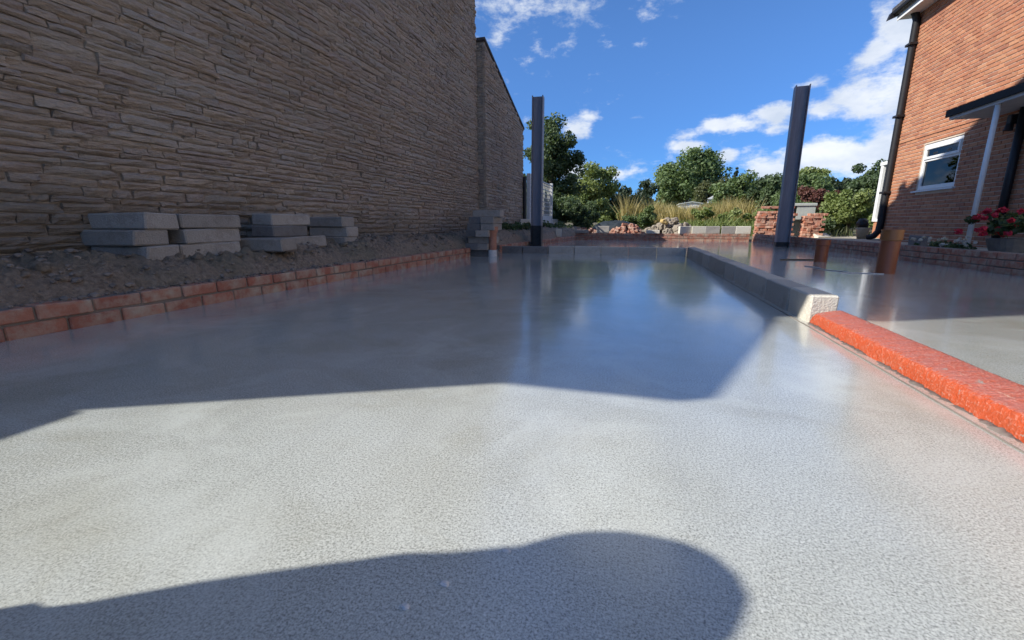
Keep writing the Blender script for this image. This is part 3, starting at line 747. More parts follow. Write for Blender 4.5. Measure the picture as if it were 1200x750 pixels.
# ================================================================== LOOSE CONCRETE BLOCKS
blk = {k: block_obj_mesh('concrete_block', (.44, .215, .1), k, .009, .005, 4) for k in ('block', 'block_pale', 'block_dark')}
def loose(x, y, z, rz, label, group, mat='block', edge=False, rx=0, s=(1, 1, 1)):
    o = link('concrete_block', random.choice(blk[mat]), None, (x + random.uniform(-.012, .0), y, z + (.1075 if edge else .05)), (math.pi / 2 if edge else rx, 0, rz + random.uniform(-.07, .07)), s)
    return tag(o, label, 'concrete block', group)
GB = 'concrete blocks stacked on the soil bank'; PI2 = math.pi / 2
zb = .265
loose(-3.10, 2.06, zb, .03, 'bottom block of the leftmost stack on the soil bank', GB)
loose(-3.14, 2.03, zb + .1, -.02, 'middle block of the leftmost stack, poking out to the left', GB)
loose(-3.13, 2.09, zb + .2, .04, 'top block of the leftmost stack against the stone wall', GB)
loose(-3.02, 2.44, zb, PI2 - .04, 'bottom block of the second stack from the left, half in soil', GB)
loose(-3.015, 2.46, zb + .1, PI2 + .0, 'middle block of the second stack from the left', GB)
loose(-3.02, 2.465, zb + .2, PI2 - .03, 'top block of the second stack from the left, side on to the slab', GB)
loose(-2.92, 2.88, zb + .02, .28, 'single flat block lying in front of the third stack on the bank', GB, rx=.03)
loose(-2.99, 3.36, zb + .02, PI2 - .22, 'pale low block at the foot of the third stack on the bank', GB, rx=-.03)
loose(-3.05, 3.22, zb + .12, PI2 + .10, 'dark block in the middle of the third stack on the bank', GB, 'block_dark')
loose(-3.05, 3.26, zb + .22, PI2 - .10, 'light grey block topping the third stack on the bank', GB)
loose(-3.10, 3.97, zb + .0, .0, 'bottom block of the rightmost stack on the soil bank', GB)
loose(-3.09, 3.99, zb + .1, .03, 'middle block of the rightmost stack on the soil bank', GB)
loose(-3.11, 3.96, zb + .2, -.02, 'top block of the rightmost stack on the soil bank', GB)
GF = 'concrete blocks standing along the far brick wall'
FB = [(-1.74, .10, 0, False, 'flat block at the left end of the far brick wall', 'block'), (-1.09, .10, .05, True, 'upright grey block left of the dark red brick rubble', 'block'), (.40, .13, -.05, False, 'flat pale block before the rubble stones', 'block_pale'),
      (1.30, .20, .5, True, 'turned pale block right beside the rubble stones', 'block_pale'), (1.68, .20, .02, True, 'pale upright block, second in the row right of the rubble', 'block_pale'), (2.05, .20, .0, True, 'grey upright block in the middle of the row by the weeds', 'block'),
      (2.48, .20, -.03, True, 'grey upright block left of the yellowish corner block', 'block'), (2.86, .22, .04, True, 'yellowish upright block on the far right corner of the brick wall', 'block_pale')]
for x, z, rz, ed, lab, mt in FB: loose(x, FY + (.02 if ed else .0), .207, rz, lab, GF, mt, ed, s=(.88, 1, 1))
loose(3.98, 7.95, .115, PI2 * .9, 'grey block standing on the patio behind the tall brown pipe', 'blocks on the patio', 'block_dark', True)
loose(4.90, 14.3, .10, .5, 'tilted pale block beside the small brick stack', 'blocks on the patio', 'block_pale', False, .5)
loose(-2.95, 11.6, .40, .3, 'pale block on the soil below the trellis fence', 'blocks by the fence', 'block_pale', True, s=(.6, 1, 1))
loose(-2.10, 11.9, .145, .2, 'small white upright block on the brick kerb past the steel post', 'blocks by the fence', 'block_pale', True, s=(.35, 1, 1))

# ================================================================== BRICK HOUSE ON THE RIGHT
HX = 5.70; HY1 = 13.0; HT = 5.05
bh = empty('brick_house', (8, 9, 0), 'two-storey orange brick house at the right edge', 'house')
wy0, wy1, wz0, wz1 = 10.64, 11.87, 1.20, 2.13
m = MB(); xb = HX + .012
for (a, b, c, e) in ((-2, wy0, -.1, HT), (wy1, HY1 - .012, -.1, HT), (wy0, wy1, -.1, wz0), (wy0, wy1, wz1, HT)): m.box(xb, xb + .28, a, b, c, e)
m.box(xb + .28, 13, HY1 - .30, HY1 - .012, -.1, HT); m.box(12.7, 13, -2, HY1 - .3, -.1, HT); m.box(xb + .28, 12.7, -2, -1.7, -.1, HT)
m.build('wall', 'mortar', bh)
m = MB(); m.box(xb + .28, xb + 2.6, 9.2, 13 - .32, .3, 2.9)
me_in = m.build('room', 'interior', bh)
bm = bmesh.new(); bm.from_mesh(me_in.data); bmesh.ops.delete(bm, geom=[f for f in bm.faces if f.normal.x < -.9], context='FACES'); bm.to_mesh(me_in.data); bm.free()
# bricks in stretcher bond
pieces = []
rng = random.Random(5); k = 0; z = .06
while z < HT - .02:
    y = 6.4 + (.1125 if k % 2 else 0)
    while y < HY1:
        a, b = y + .006, min(y + .219, HY1); y += .225
        if b - a < .04: continue
        inwin = (b > wy0 - .005 and a < wy1 + .005 and z + .065 > wz0 - .04 and z < wz1 + .005)
        if inwin:
            for (aa, bb) in ((a, min(b, wy0 - .004)), (max(a, wy1 + .004), b)):
                if bb - aa > .03: pieces.append((aa, bb, z))
        else: pieces.append((a, b, z))
    z += .075; k += 1
def bscore(p):
    q = (HX, (p[0] + p[1]) / 2, p[2]); v = Vector(q) - cam.location; R = cam.matrix_world.to_3x3(); f = v.dot(R @ Vector((0, 0, -1)))
    if abs(v.dot(R @ Vector((1, 0, 0)))) / f > 1.19 or v.dot(R @ Vector((0, 1, 0))) / f > .74 or p[2] < .3: return 0
    return cam_px(q) * (p[1] - p[0])
pieces.sort(key=bscore, reverse=True)
hb = []
for i in range(10):
    mm = MB(); c = .004; y2, z2 = .1065, .0305
    mm.add([(0, -y2 + c, -z2 + c), (0, y2 - c, -z2 + c), (0, y2 - c, z2 - c), (0, -y2 + c, z2 - c), (.004, -y2, -z2), (.004, y2, -z2), (.004, y2, z2), (.004, -y2, z2), (.02, -y2, -z2), (.02, y2, -z2), (.02, y2, z2), (.02, -y2, z2)],
           [(0, 1, 2, 3)] + [(a, (a + 1) % 4, 4 + (a + 1) % 4, 4 + a) for a in range(4)] + [(4 + a, 4 + (a + 1) % 4, 8 + (a + 1) % 4, 8 + a) for a in range(4)], rng.random())
    hb.append(mm.mesh('brick', 'house_brick'))
rest = MB()
for i, (a, b, z) in enumerate(pieces):
    dx = rng.uniform(-.0025, .0025)
    if i < 300: link('brick', rng.choice(hb), bh, (HX + dx, (a + b) / 2, z + .0325), (rng.uniform(-.012, .012), 0, 0), (1, (b - a) / .2145, 1))
    else:
        c = .004; t = rng.random(); z += .002; a += .001; b -= .001
        x0 = HX + dx
        rest.add([(x0, a + c, z + c), (x0, b - c, z + c), (x0, b - c, z + .061 - c), (x0, a + c, z + .061 - c), (x0 + .004, a, z), (x0 + .004, b, z), (x0 + .004, b, z + .061), (x0 + .004, a, z + .061), (x0 + .02, a, z), (x0 + .02, b, z), (x0 + .02, b, z + .061), (x0 + .02, a, z + .061)],
                 [(0, 1, 2, 3)] + [(q, (q + 1) % 4, 4 + (q + 1) % 4, 4 + q) for q in range(4)] + [(4 + q, 4 + (q + 1) % 4, 8 + (q + 1) % 4, 8 + q) for q in range(4)], t)
tag(rest.build('bricks', 'house_brick', bh), kind='stuff')
# window
wp = empty('window', (HX, (wy0 + wy1) / 2, wz0), parent=bh)
fx0, fx1 = HX + .03, HX + .09; t = .078
m = MB()
m.cbox(fx0, fx1, wy0, wy0 + t, wz0, wz1, .005); m.cbox(fx0, fx1, wy1 - t, wy1, wz0, wz1, .005)
m.cbox(fx0, fx1, wy0 + t, wy1 - t, wz0, wz0 + t, .005); m.cbox(fx0, fx1, wy0 + t, wy1 - t, wz1 - t, wz1, .005)
zt_ = wz0 + .60; m.cbox(fx0, fx1, wy0 + t, wy1 - t, zt_ - .03, zt_ + .03, .005)
m.build('frame', 'white', wp)
m = MB(); vx0, vx1 = fx0 - .022, fx0 + .03; a, b, c, e = wy0 + t - .012, wy1 - t + .012, zt_ + .012, wz1 - t + .012; tt = .055
m.cbox(vx0, vx1, a, a + tt, c, e, .005); m.cbox(vx0, vx1, b - tt, b, c, e, .005); m.cbox(vx0, vx1, a + tt, b - tt, c, c + tt, .005); m.cbox(vx0, vx1, a + tt, b - tt, e - tt, e, .005)
m.build('vent_sash', 'white', wp)
m = MB(); m.box(fx0 + .03, fx0 + .036, wy0 + t, wy1 - t, wz0 + t, zt_ - .03); m.build('pane', 'glass', wp)
m = MB(); m.box(vx0 + .03, vx0 + .036, a + tt, b - tt, c + tt, e - tt); m.build('pane', 'glass', wp)
m = MB(); m.prism([(HX - .055, wz0 - .045), (HX + .04, wz0 - .045), (HX + .04, wz0 - .002), (HX - .055, wz0 - .018)], 'y', wy0 - .06, wy1 + .06); m.build('sill', 'sill_white', wp)
for yy in (10.98, 11.42):
    m = MB(); m.cbox(fx0 + .005, fx0 + .028, yy, yy + .13, zt_ + .095, zt_ + .14, .004); m.build('handle', 'black_plastic', wp)
# things on the inner sill
def lathe(m, x, y, prof, n=14, tone=.5): m.tube([(x, y, z) for z, r in prof], [r for z, r in prof], n, tone=tone)
m = MB(); m.box(fx1 + .002, fx1 + .26, wy0, wy1, wz0 - .02, wz0 + .02); m.build('inner_sill', 'white', wp)
m = MB(); lathe(m, HX + .24, 11.45, [(wz0 + .021, .06), (wz0 + .12, .075), (wz0 + .22, .05), (wz0 + .30, .03), (wz0 + .42, .028), (wz0 + .44, .04)])
tag(m.build('vase', 'porcelain', None, (HX + .24, 11.45, wz0 + .021), True), 'pale vase standing inside the white window', 'vase')
m = MB(); lathe(m, HX + .24, 10.98, [(wz0 + .021, .05), (wz0 + .1, .06), (wz0 + .13, .055)]); 
pp = tag(m.build('plant_pot', 'clay', None, (HX + .24, 10.98, wz0 + .021), True), 'small reddish pot standing inside the white window', 'pot')
# string course line above the window: a recessed dark bed joint
m = MB(); m.box(HX - .004, HX + .01, 6.4, HY1, 2.300, 2.309); m.build('damp_course', 'felt', bh)
# eaves, gutter, roof
m = MB(); m.box(HX - .30, HX + .02, -2.4, HY1 + .22, HT + .0, HT + .02); m.build('soffit', 'white', bh)
m = MB(); m.box(HX - .322, HX - .30, -2.4, HY1 + .22, HT - .02, HT + .17); m.build('fascia', 'white', bh)
m = MB(); m.prism([(HX - .42, HT + .19), (9.3, HT + 2.6), (13.4, HT + .0), (13.4, HT + .1), (9.3, HT + 2.72), (HX - .42, HT + .27)], 'y', -2.5, HY1 + .28); m.build('roof', 'slate', bh)
m = MB(); m.prism([(HX + .0, HT), (12.9, HT), (9.3, HT + 2.55)], 'y', HY1 - .25, HY1 - .012); m.build('gable', 'mortar', bh)
m = MB()
for i in range(9):
    th = math.pi + math.pi * i / 8
gp_ = [(HX - .385 + .062 * math.cos(math.pi + math.pi * i / 8), HT + .15 + .062 * math.sin(math.pi + math.pi * i / 8)) for i in range(9)] + [(HX - .385 + .056 * math.cos(2 * math.pi - math.pi * i / 8), HT + .15 + .056 * math.sin(2 * math.pi - math.pi * i / 8)) for i in range(9)]
m.prism(gp_, 'y', -2.4, HY1 + .30); m.build('gutter', 'black_plastic', bh)
m = MB(); m.prism([(HX - .50, HT + .02), (HX - .30, HT + .10), (HX - .1, HT + .26), (HX - .14, HT + .36), (HX - .46, HT + .16)], 'y', HY1 + .19, HY1 + .30); m.build('eaves_box_end', 'black_plastic', bh)
m = MB(); px_ = HX - .062; py_ = HY1 - .07
m.tube([(px_ - .12, py_, HT + .12), (px_ - .05, py_, HT + .0), (px_, py_, HT - .14), (px_, py_, .55), (px_ - .01, py_ + .01, .32), (px_ - .07, py_ + .06, .20), (px_ - .17, py_ + .14, .15)], .072, 16); m.build('downpipe', 'black_plastic', bh, smooth=True)
for zz in (1.2, 2.9, 4.4):
    m = MB(); m.cbox(px_ - .1, HX, py_ - .1, py_ + .1, zz, zz + .05, .004); m.build('pipe_clip', 'black_plastic', bh)
m = MB(); m.tube([(HX - .06, 9.22, 2.28), (HX - .06, 9.20, .12)], .055, 14); m.build('downpipe', 'black_plastic', bh, smooth=True)
# canopy over the side door
ca = empty('canopy', (5.4, 8, 2.3), parent=bh)
m = MB(); m.prism([(5.06, 2.33), (5.70, 2.40), (5.70, 2.47), (5.05, 2.41)], 'y', 4.0, 10.02); m.build('roof_sheet', 'felt', ca)
m = MB(); m.box(5.09, 5.698, 4.02, 9.99, 2.27, 2.31); m.box(5.09, 5.12, 4.02, 9.99, 2.311, 2.335); m.build('soffit', 'grey_soffit', ca)
m = MB(); m.cbox(5.045, 5.075, 4.0, 10.03, 2.315, 2.43, .004); m.build('fascia', 'felt', ca)
m = MB(); m.tube([(5.13, 8.93, .11), (5.13, 8.93, 2.272)], .036, 16); m.build('post', 'white', ca, smooth=True)
m = MB(); m.cbox(HX - .12, HX, 9.36, 9.46, 2.06, 2.2, .01); m.tube([(HX - .09, 9.41, 2.06), (HX - .1, 9.41, 1.96)], [.045, .06], 14)
m.build('lantern', 'black_plastic', bh)

# white sunroom behind the house
sr = empty('sunroom', (7, 15.5, .08), 'white framed sunroom just visible behind the brick house corner', 'sunroom')
m = MB(); m.box(6.33, 9, 14.3, 14.9, .08, .55); m.build('plinth', 'house_brick', sr)
m = MB(); m.cbox(6.28, 6.50, 14.25, 14.37, .55, 2.05, .01); m.build('corner_post', 'white', sr)
m = MB(); m.cbox(6.28, 6.40, 14.8, 14.92, .55, 2.05, .01); m.build('corner_post', 'white', sr)
m = MB(); m.cbox(7.5, 7.62, 14.25, 14.37, .55, 2.05, .01); m.build('corner_post', 'white', sr)
m = MB(); m.box(6.35, 6.36, 14.37, 14.8, .6, 2.0); m.box(6.5, 7.5, 14.30, 14.31, .6, 2.0); m.build('pane', 'glass', sr)
for bxs in ((6.30, 6.42, 14.37, 14.8, .55, .62), (6.5, 7.5, 14.26, 14.36, .55, .62), (6.5, 7.5, 14.26, 14.36, 1.25, 1.32)):
    m = MB(); m.cbox(*bxs, .006); m.build('rail', 'white', sr)
m = MB(); m.prism([(6.27, 2.05), (9, 2.5), (9, 2.6), (6.27, 2.14)], 'y', 14.18, 14.95); m.build('roof', 'white', sr)

# ================================================================== BRICK STACKS
sbr = chamfer_mesh('brick', (.2125, .1025, .065), .006, .004, 'stack_brick', n=8)
def brick_stack(x0, x1, y0, y1, rows, label, base=.205, ragged=.1, wall=None):
    st = empty('brick_stack', ((x0 + x1) / 2, (y0 + y1) / 2, base), label, 'brick stack', 'stacks of reclaimed red bricks')
    for r in range(rows):
        z = base + r * .068
        shrink = (r / rows) ** 4 * .10 * (x1 - x0)
        if r % 2:            # headers towards the camera
            x = x0 + .052 + random.uniform(0, .03) + shrink
            while x < x1 - .04:
                y = y0 + .107
                while y < y1 - .1:
                    if not (r > rows - 3 and random.random() < .3): link('brick', random.choice(sbr), st, (x, y + random.uniform(-.035, .02), z + .0325), (random.uniform(-.02, .02), random.uniform(-.02, .02), PI2 + random.uniform(-.16, .16)))
                    y += .218
                x += .107
        else:
            x = x0 + .107 + random.uniform(0, .04) + shrink
            while x < x1 - .08:
                y = y0 + .052
                while y < y1 - .04:
                    if not (r > rows - 3 and random.random() < .25): link('brick', random.choice(sbr), st, (x, y + random.uniform(-.03, .02), z + .0325), (random.uniform(-.02, .02), random.uniform(-.02, .02), random.uniform(-.15, .15)))
                    y += .107
                x += .219
    return st
brick_stack(3.20, 4.22, 14.25, 14.58, 13, 'large stack of reclaimed red bricks left of the tall steel post', .10)
brick_stack(4.36, 4.95, 14.22, 14.56, 10, 'smaller stack of red bricks right of the tall steel post', .10)
# pallet-like dark feet under large stack
# grey plastic box behind
gb = empty('plastic_tank', (4.5, 15.1, .1), 'pale grey plastic tank with open front behind the brick stacks', 'tank')
m = MB(); m.cbox(4.22, 4.90, 14.92, 15.5, 1.00, 1.08, .01); m.build('lid', 'grey_crate', gb)
m = MB(); m.box(4.25, 4.29, 14.95, 15.45, .12, .998); m.box(4.83, 4.87, 14.95, 15.45, .12, .998); m.box(4.29, 4.83, 15.41, 15.45, .12, .998); m.box(4.40, 4.83, 14.95, 14.98, .62, .998); m.build('body', 'grey_crate', gb)

# rubble: broken bricks and stones heaped behind the far wall
def heap(name, label, cat, cx, cy, rx, ry, h, n, maker, group=None):
    e = empty(name, (cx, cy, .1), label, cat, group)
    for i in range(n):
        a = random.uniform(0, 2 * math.pi); q = math.sqrt(random.random()); x = cx + rx * q * math.cos(a); y = cy + ry * q * math.sin(a)
        z = .10 + max(0, h * (1 - q ** 1.5)) * random.uniform(.55, 1)
        maker(e, x, y, z, i)
    return e
def mk_br(e, x, y, z, i):
    link('brick', random.choice(brickm), e, (x, y, z + .03), (random.uniform(-.7, .7), random.uniform(-.7, .7), random.uniform(0, 3)), (random.uniform(.5, 1), 1, 1))
heap('brick_rubble', 'heap of dark red broken bricks behind the far kerb', 'rubble', -.42, 14.55, .60, .3, .40, 90, mk_br)
heap('brick_rubble', 'low scatter of red bricks by the dark hedge at left', 'rubble', -1.75, 15.2, .55, .3, .25, 40, mk_br)
rockm = []
for i in range(8):
    m = MB(); rock_mesh(m, (0, 0, 0), 1, (1, .8, .72), sub=2, rough=.55, seed=i * 5.3 + 1); rockm.append(m.mesh('stone', 'rock'))
m = MB(); rock_mesh(m, (0, 0, 0), 1, (1, .8, .72), sub=2, rough=.55, seed=77); gold = m.mesh('stone', 'rock_gold')
def mk_rk(e, x, y, z, i):
    s = random.uniform(.05, .14)
    link('stone', random.choice(rockm), e, (x, y, z + s * .3), (random.uniform(0, 6), random.uniform(0, 6), random.uniform(0, 6)), (s, s, s))
rk = heap('stone_rubble', 'heap of pale rubble stones behind the far wall', 'rubble', 1.0, 15.0, 1.0, .5, .52, 130, mk_rk)
link('stone', gold, rk, (.72, 14.62, .55), (.4, .2, .5), (.15, .12, .10))
# dark tarpaulin between the rubble heaps
m = MB(); n = 26; V = []
for j in range(n):
    for i in range(n):
        u, v = i / (n - 1), j / (n - 1); x = -1.75 + u * 1.9; y = 15.3 + v * .8
        e = math.sin(math.pi * u) ** .5 * math.sin(math.pi * v) ** .5
        V.append((x + .03 * fbm(u * 6, v * 6), y, .12 + e * (.46 + .12 * fbm(u * 4, v * 4, 3)) + .03 * fbm(u * 14, v * 14, 5)))
m.add(V, [(j * n + i, j * n + i + 1, (j + 1) * n + i + 1, (j + 1) * n + i) for j in range(n - 1) for i in range(n - 1)])
tag(m.build('tarpaulin', 'tarp', smooth=True), 'dark crumpled tarpaulin over a mound behind the brick rubble', 'tarpaulin')

# ================================================================== TRELLIS FENCE
fx = -3.05
fe = empty('trellis_fence', (fx, 14, .3), 'white trellis fence on pale boards beyond the stone outbuilding', 'fence')
slat_v = MB(); slat_v.box(-.006, .006, -.011, .011, -.5, .5); slat_v = slat_v.mesh('slat', 'white_wood')
slat_h = MB(); slat_h.box(-.006, .006, -.5, .5, -.012, .012); slat_h = slat_h.mesh('slat', 'white_wood')
for i, yy in enumerate((12.32, 13.95, 15.6)):
    m = MB(); m.cbox(fx - .05, fx + .05, yy - .05, yy + .05, .2, 1.86, .006); m.build('post', 'white_wood', fe)
for (a, b) in ((12.37, 13.90), (14.0, 15.55)):
    m = MB(); m.cbox(fx - .02, fx + .025, a, b, .47, .72, .006); m.build('gravel_board', 'white_wood', fe)
    m = MB(); m.cbox(fx - .02, fx + .02, a, b, 1.77, 1.81, .004); m.build('rail', 'white_wood', fe)
    m = MB(); m.cbox(fx - .02, fx + .02, a, b, .722, .76, .004); m.build('rail', 'white_wood', fe)
    nv = 9
    for i in range(nv): link('slat', slat_v, fe, (fx + .006, a + (b - a) * (i + .5) / nv, 1.265), (0, 0, 0), (1, 1, 1.01))
    for i in range(8): link('slat', slat_h, fe, (fx - .008, (a + b) / 2, .80 + i * .13), (0, 0, 0), (1, b - a, 1))
m = MB(); m.cbox(fx - .02, fx + .025, 15.66, 17.2, .40, .66, .006); m.build('gravel_board', 'white_wood', fe)

# ================================================================== VEGETATION
def leaf_cloud(m, centers, radii, n_leaf, size, flat=.0, up=.25, tone0=None, elong=1.6):
    """diamond leaves scattered round clump centres"""
    C = np.asarray(centers); R_ = np.asarray(radii); k = len(C)
    idx = RNG.integers(0, k, n_leaf)
    d = RNG.normal(size=(n_leaf, 3)); d /= np.linalg.norm(d, axis=1, keepdims=True)
    rr = RNG.random(n_leaf) ** .55
    P = C[idx] + d * (rr * R_[idx])[:, None] * np.array([1, 1, .82])
    N = d * .6 + RNG.normal(size=(n_leaf, 3)) * .6 + np.array([0, 0, up]); N /= np.linalg.norm(N, axis=1, keepdims=True)
    A = np.cross(N, RNG.normal(size=(n_leaf, 3))); A /= np.linalg.norm(A, axis=1, keepdims=True); B = np.cross(N, A)
    s = size * RNG.uniform(.6, 1.35, n_leaf)
    a = A * (s * elong / 2)[:, None]; b = B * (s / 2)[:, None]
    V = np.stack([P - a, P - a * .1 - b, P + a, P - a * .1 + b], 1).reshape(-1, 3)
    ct = (RNG.random(k) if tone0 is None else np.asarray(tone0))
    T = np.clip(ct[idx] * .7 + RNG.random(n_leaf) * .35, 0, 1)
    o = len(m.v)
    m.v += [tuple(v) for v in V.tolist()]; m.t += np.repeat(T, 4).tolist()
    m.f += [(o + 4 * i, o + 4 * i + 1, o + 4 * i + 2, o + 4 * i + 3) for i in range(n_leaf)]; m.mi += [0] * n_leaf
def limb(m, a, b, r0, r1, n=6, wob=.06):
    a, b = Vector(a), Vector(b); L = (b - a).length; pts = []; rs = []
    for i in range(6):
        t = i / 5; p = a.lerp(b, t) + Vector((random.uniform(-1, 1), random.uniform(-1, 1), 0)) * wob * L * math.sin(math.pi * t) ** 1; pts.append(p); rs.append(r0 + (r1 - r0) * t)
    m.tube(pts, rs, n)
def tree(name, label, cat, x, y, z0, w, zb, zt, leaf, n_leaf=6000, size=.12, n_cl=46, group=None, depth=None, conic=0, clump=.17, trunk_r=None):
    """crown between heights zb and zt, width w; built of leaf clumps on limbs"""
    e = empty(name, (x, y, z0), label, cat, group)
    depth = depth or w; h = zt - zb; cs = []; rs = []
    lobes = [(random.uniform(-.28, .28), random.uniform(-.28, .28), random.uniform(.25, .78), random.uniform(.24, .42)) for _ in range(7)] + [(0, 0, .5, .42)]
    tries = 0
    while len(cs) < n_cl and tries < 5000:
        tries += 1
        if conic:
            v = random.random() ** 1.4; rmax = .5 * (1 - v) + .03; a = random.uniform(0, 6.283); q = rmax * math.sqrt(random.random())
            p = (q * math.cos(a), q * math.sin(a), v)
        else:
            lx, ly, lz, lr = random.choice(lobes); dv = Vector((random.gauss(0, 1), random.gauss(0, 1), random.gauss(0, 1))).normalized() * lr * random.uniform(.55, 1.0)
            p = (lx + dv.x, ly + dv.y, lz + dv.z)
            if p[2] < .02 or p[2] > .98 or math.hypot(p[0], p[1]) > .5: continue
            if random.random() < .12: continue
        cs.append((x + p[0] * w, y + p[1] * depth, zb + p[2] * h)); rs.append(min(w, h) * clump * random.uniform(.7, 1.3) * (1 - .55 * p[2] if conic else 1))
    zs = [c[2] for c in cs]
    m = MB(); leaf_cloud(m, cs, rs, int(n_leaf * 2.0), size * .70); m.build('crown', leaf, e)
    m = MB(); tr = trunk_r or .035 * (zt - z0) ; top = Vector((x + random.uniform(-.1, .1), y, zb + h * .55))
    limb(m, (x, y, z0 - .15), top, tr, tr * .35, 8, .03)
    for c in random.sample(cs, min(10, len(cs))):
        st = Vector((x, y, z0 - .15)).lerp(top, random.uniform(.35, .95)); limb(m, st, c, tr * .3, tr * .08, 5)
    m.build('trunk', 'bark', e)
    return e
GT = 'garden trees and shrubs'
gz = lambda x, y: ground_z(x, y)
tree('broadleaf_tree', 'tall dark tree rising behind the white trellis and left steel post', 'tree', -3.80, 19.3, .15, 2.5, 1.3, 4.85, 'leaf_dark', 10000, .11, 95, GT, clump=.14)
tree('shrub', 'dark overgrown hedge shrub close behind the trellis', 'shrub', -3.75, 14.4, .2, 1.2, .3, 2.2, 'leaf_dark', 5000, .08, 44, GT, depth=2.6)
tree('shrub', 'dark overgrown hedge shrub at the far end of the trellis', 'shrub', -3.55, 16.4, .2, 1.2, .3, 1.8, 'leaf_dark', 5000, .08, 44, GT, depth=1.8)
tree('broadleaf_tree', 'rounded bright green tree right of the tall dark tree', 'tree', -2.55, 24.2, .2, 2.5, 1.0, 3.55, 'leaf_light', 7500, .12, 60, GT)
tree('shrub', 'dark ivy-like shrub filling the shade below the trellis', 'shrub', -3.1, 17.6, .15, 1.6, .2, 1.75, 'leaf_dark', 4200, .09, 40, GT)
tree('shrub', 'dark rounded shrub in shade left of the tarpaulin', 'shrub', -2.15, 16.6, .15, 1.3, .15, 1.30, 'leaf_dark', 3600, .08, 36, GT)
tree('shrub', 'sunlit pale green shrub behind the tarpaulin', 'shrub', -1.45, 19.6, .2, 1.5, .2, 1.45, 'leaf_light', 3600, .09, 36, GT)
tree('shrub', 'taller olive shrub left of the dry grass', 'shrub', -.55, 20.8, .2, 1.6, .2, 1.75, 'leaf_olive', 4200, .09, 40, GT)
tree('shrub', 'small dark bush at the left foot of the dry grass', 'shrub', -.05, 18.4, .2, 1.2, .15, 1.15, 'leaf_mid', 2800, .08, 30, GT)
tree('broadleaf_tree', 'large full green tree in the middle distance', 'tree', 3.3, 37, .5, 4.9, 1.2, 5.75, 'leaf_mid', 12000, .20, 90, GT)
tree('broadleaf_tree', 'paler olive tree at the right foot of the large full tree', 'tree', 4.6, 34, .4, 2.6, .8, 3.6, 'leaf_olive', 6000, .16, 46, GT)
tree('conifer', 'slim dark conifer spike above the hedge', 'tree', 10.7, 60, 1, 1.7, 2, 7.1, 'leaf_far', 2500, .22, 40, GT, conic=1)
tree('broadleaf_tree', 'broad dark green tree left end of the hedge line', 'tree', 5.35, 29, .35, 3.0, .6, 3.15, 'leaf_mid', 7500, .15, 56, GT)
tree('broadleaf_tree', 'dark green tree behind the large brick stack', 'tree', 6.9, 27, .3, 2.6, .5, 3.0, 'leaf_dark', 7500, .13, 56, GT)
tree('broadleaf_tree', 'bushy green tree behind the taller steel post', 'tree', 7.7, 25, .3, 2.3, .5, 2.75, 'leaf_mid', 7000, .12, 50, GT)
tree('broadleaf_tree', 'yellowish green tree top right of the taller steel post', 'tree', 8.6, 28, .3, 1.9, 1.2, 3.45, 'leaf_light', 4500, .14, 36, GT)
tree('shrub', 'dark green shrub between the brick stacks', 'shrub', 5.3, 17.8, .15, 1.4, .2, 1.35, 'leaf_mid', 4000, .08, 36, GT)
tree('shrub', 'reddish purple shrub beyond the smaller brick stack', 'shrub', 6.55, 19.5, .15, 1.75, .75, 1.85, 'leaf_red', 6000, .07, 46, GT)
tree('shrub', 'dark green shrub below the reddish purple one', 'shrub', 5.75, 17.2, .12, 1.3, .15, 1.05, 'leaf_dark', 3600, .07, 34, GT)
tree('shrub', 'rounded yellow-green bush beside the sunroom', 'shrub', 6.55, 16.9, .1, 1.5, .15, 1.52, 'leaf_light', 6500, .075, 46, GT)
tree('broadleaf_tree', 'dark tree beside the sunroom roof', 'tree', 14.4, 34, .4, 2.8, 1.3, 4.35, 'leaf_dark', 6000, .17, 46, GT)
tree('shrub', 'olive hedge shrub beyond the reddish purple one', 'shrub', 9.3, 24, .2, 2.6, .4, 1.95, 'leaf_olive', 4500, .11, 40, GT)
# far wood: one mass on the skyline
m = MB(); cs = []; rs = []
for i in range(420):
    x = random.uniform(-24, 50); y = random.uniform(88, 100); top = 7.0 + 1.6 * mnoise.noise(Vector((x * .09, 3, 0))) + .9 * mnoise.noise(Vector((x * .35, 9, 0)))
    top = max(2.5, top if x > -14 else top); cs.append((x, y, random.uniform(.8, top + 1.1))); rs.append(random.uniform(.9, 1.6))
leaf_cloud(m, cs, rs, 46000, .5)
tag(m.build('distant_wood', 'leaf_far'), 'dark line of distant trees along the horizon', 'wood', kind='stuff')
m = MB(); cs = []; rs = []
for i in range(160):
    x = random.uniform(-16, 28); y = random.uniform(42, 46); cs.append((x, y, random.uniform(.8, 2.3 + .5 * mnoise.noise(Vector((x * .3, 1, 5)))))); rs.append(random.uniform(.5, .8))
leaf_cloud(m, cs, rs, 15000, .28)
tag(m.build('hedge', 'leaf_far'), 'long dark hedge across the back of the gardens', 'hedge', kind='stuff')
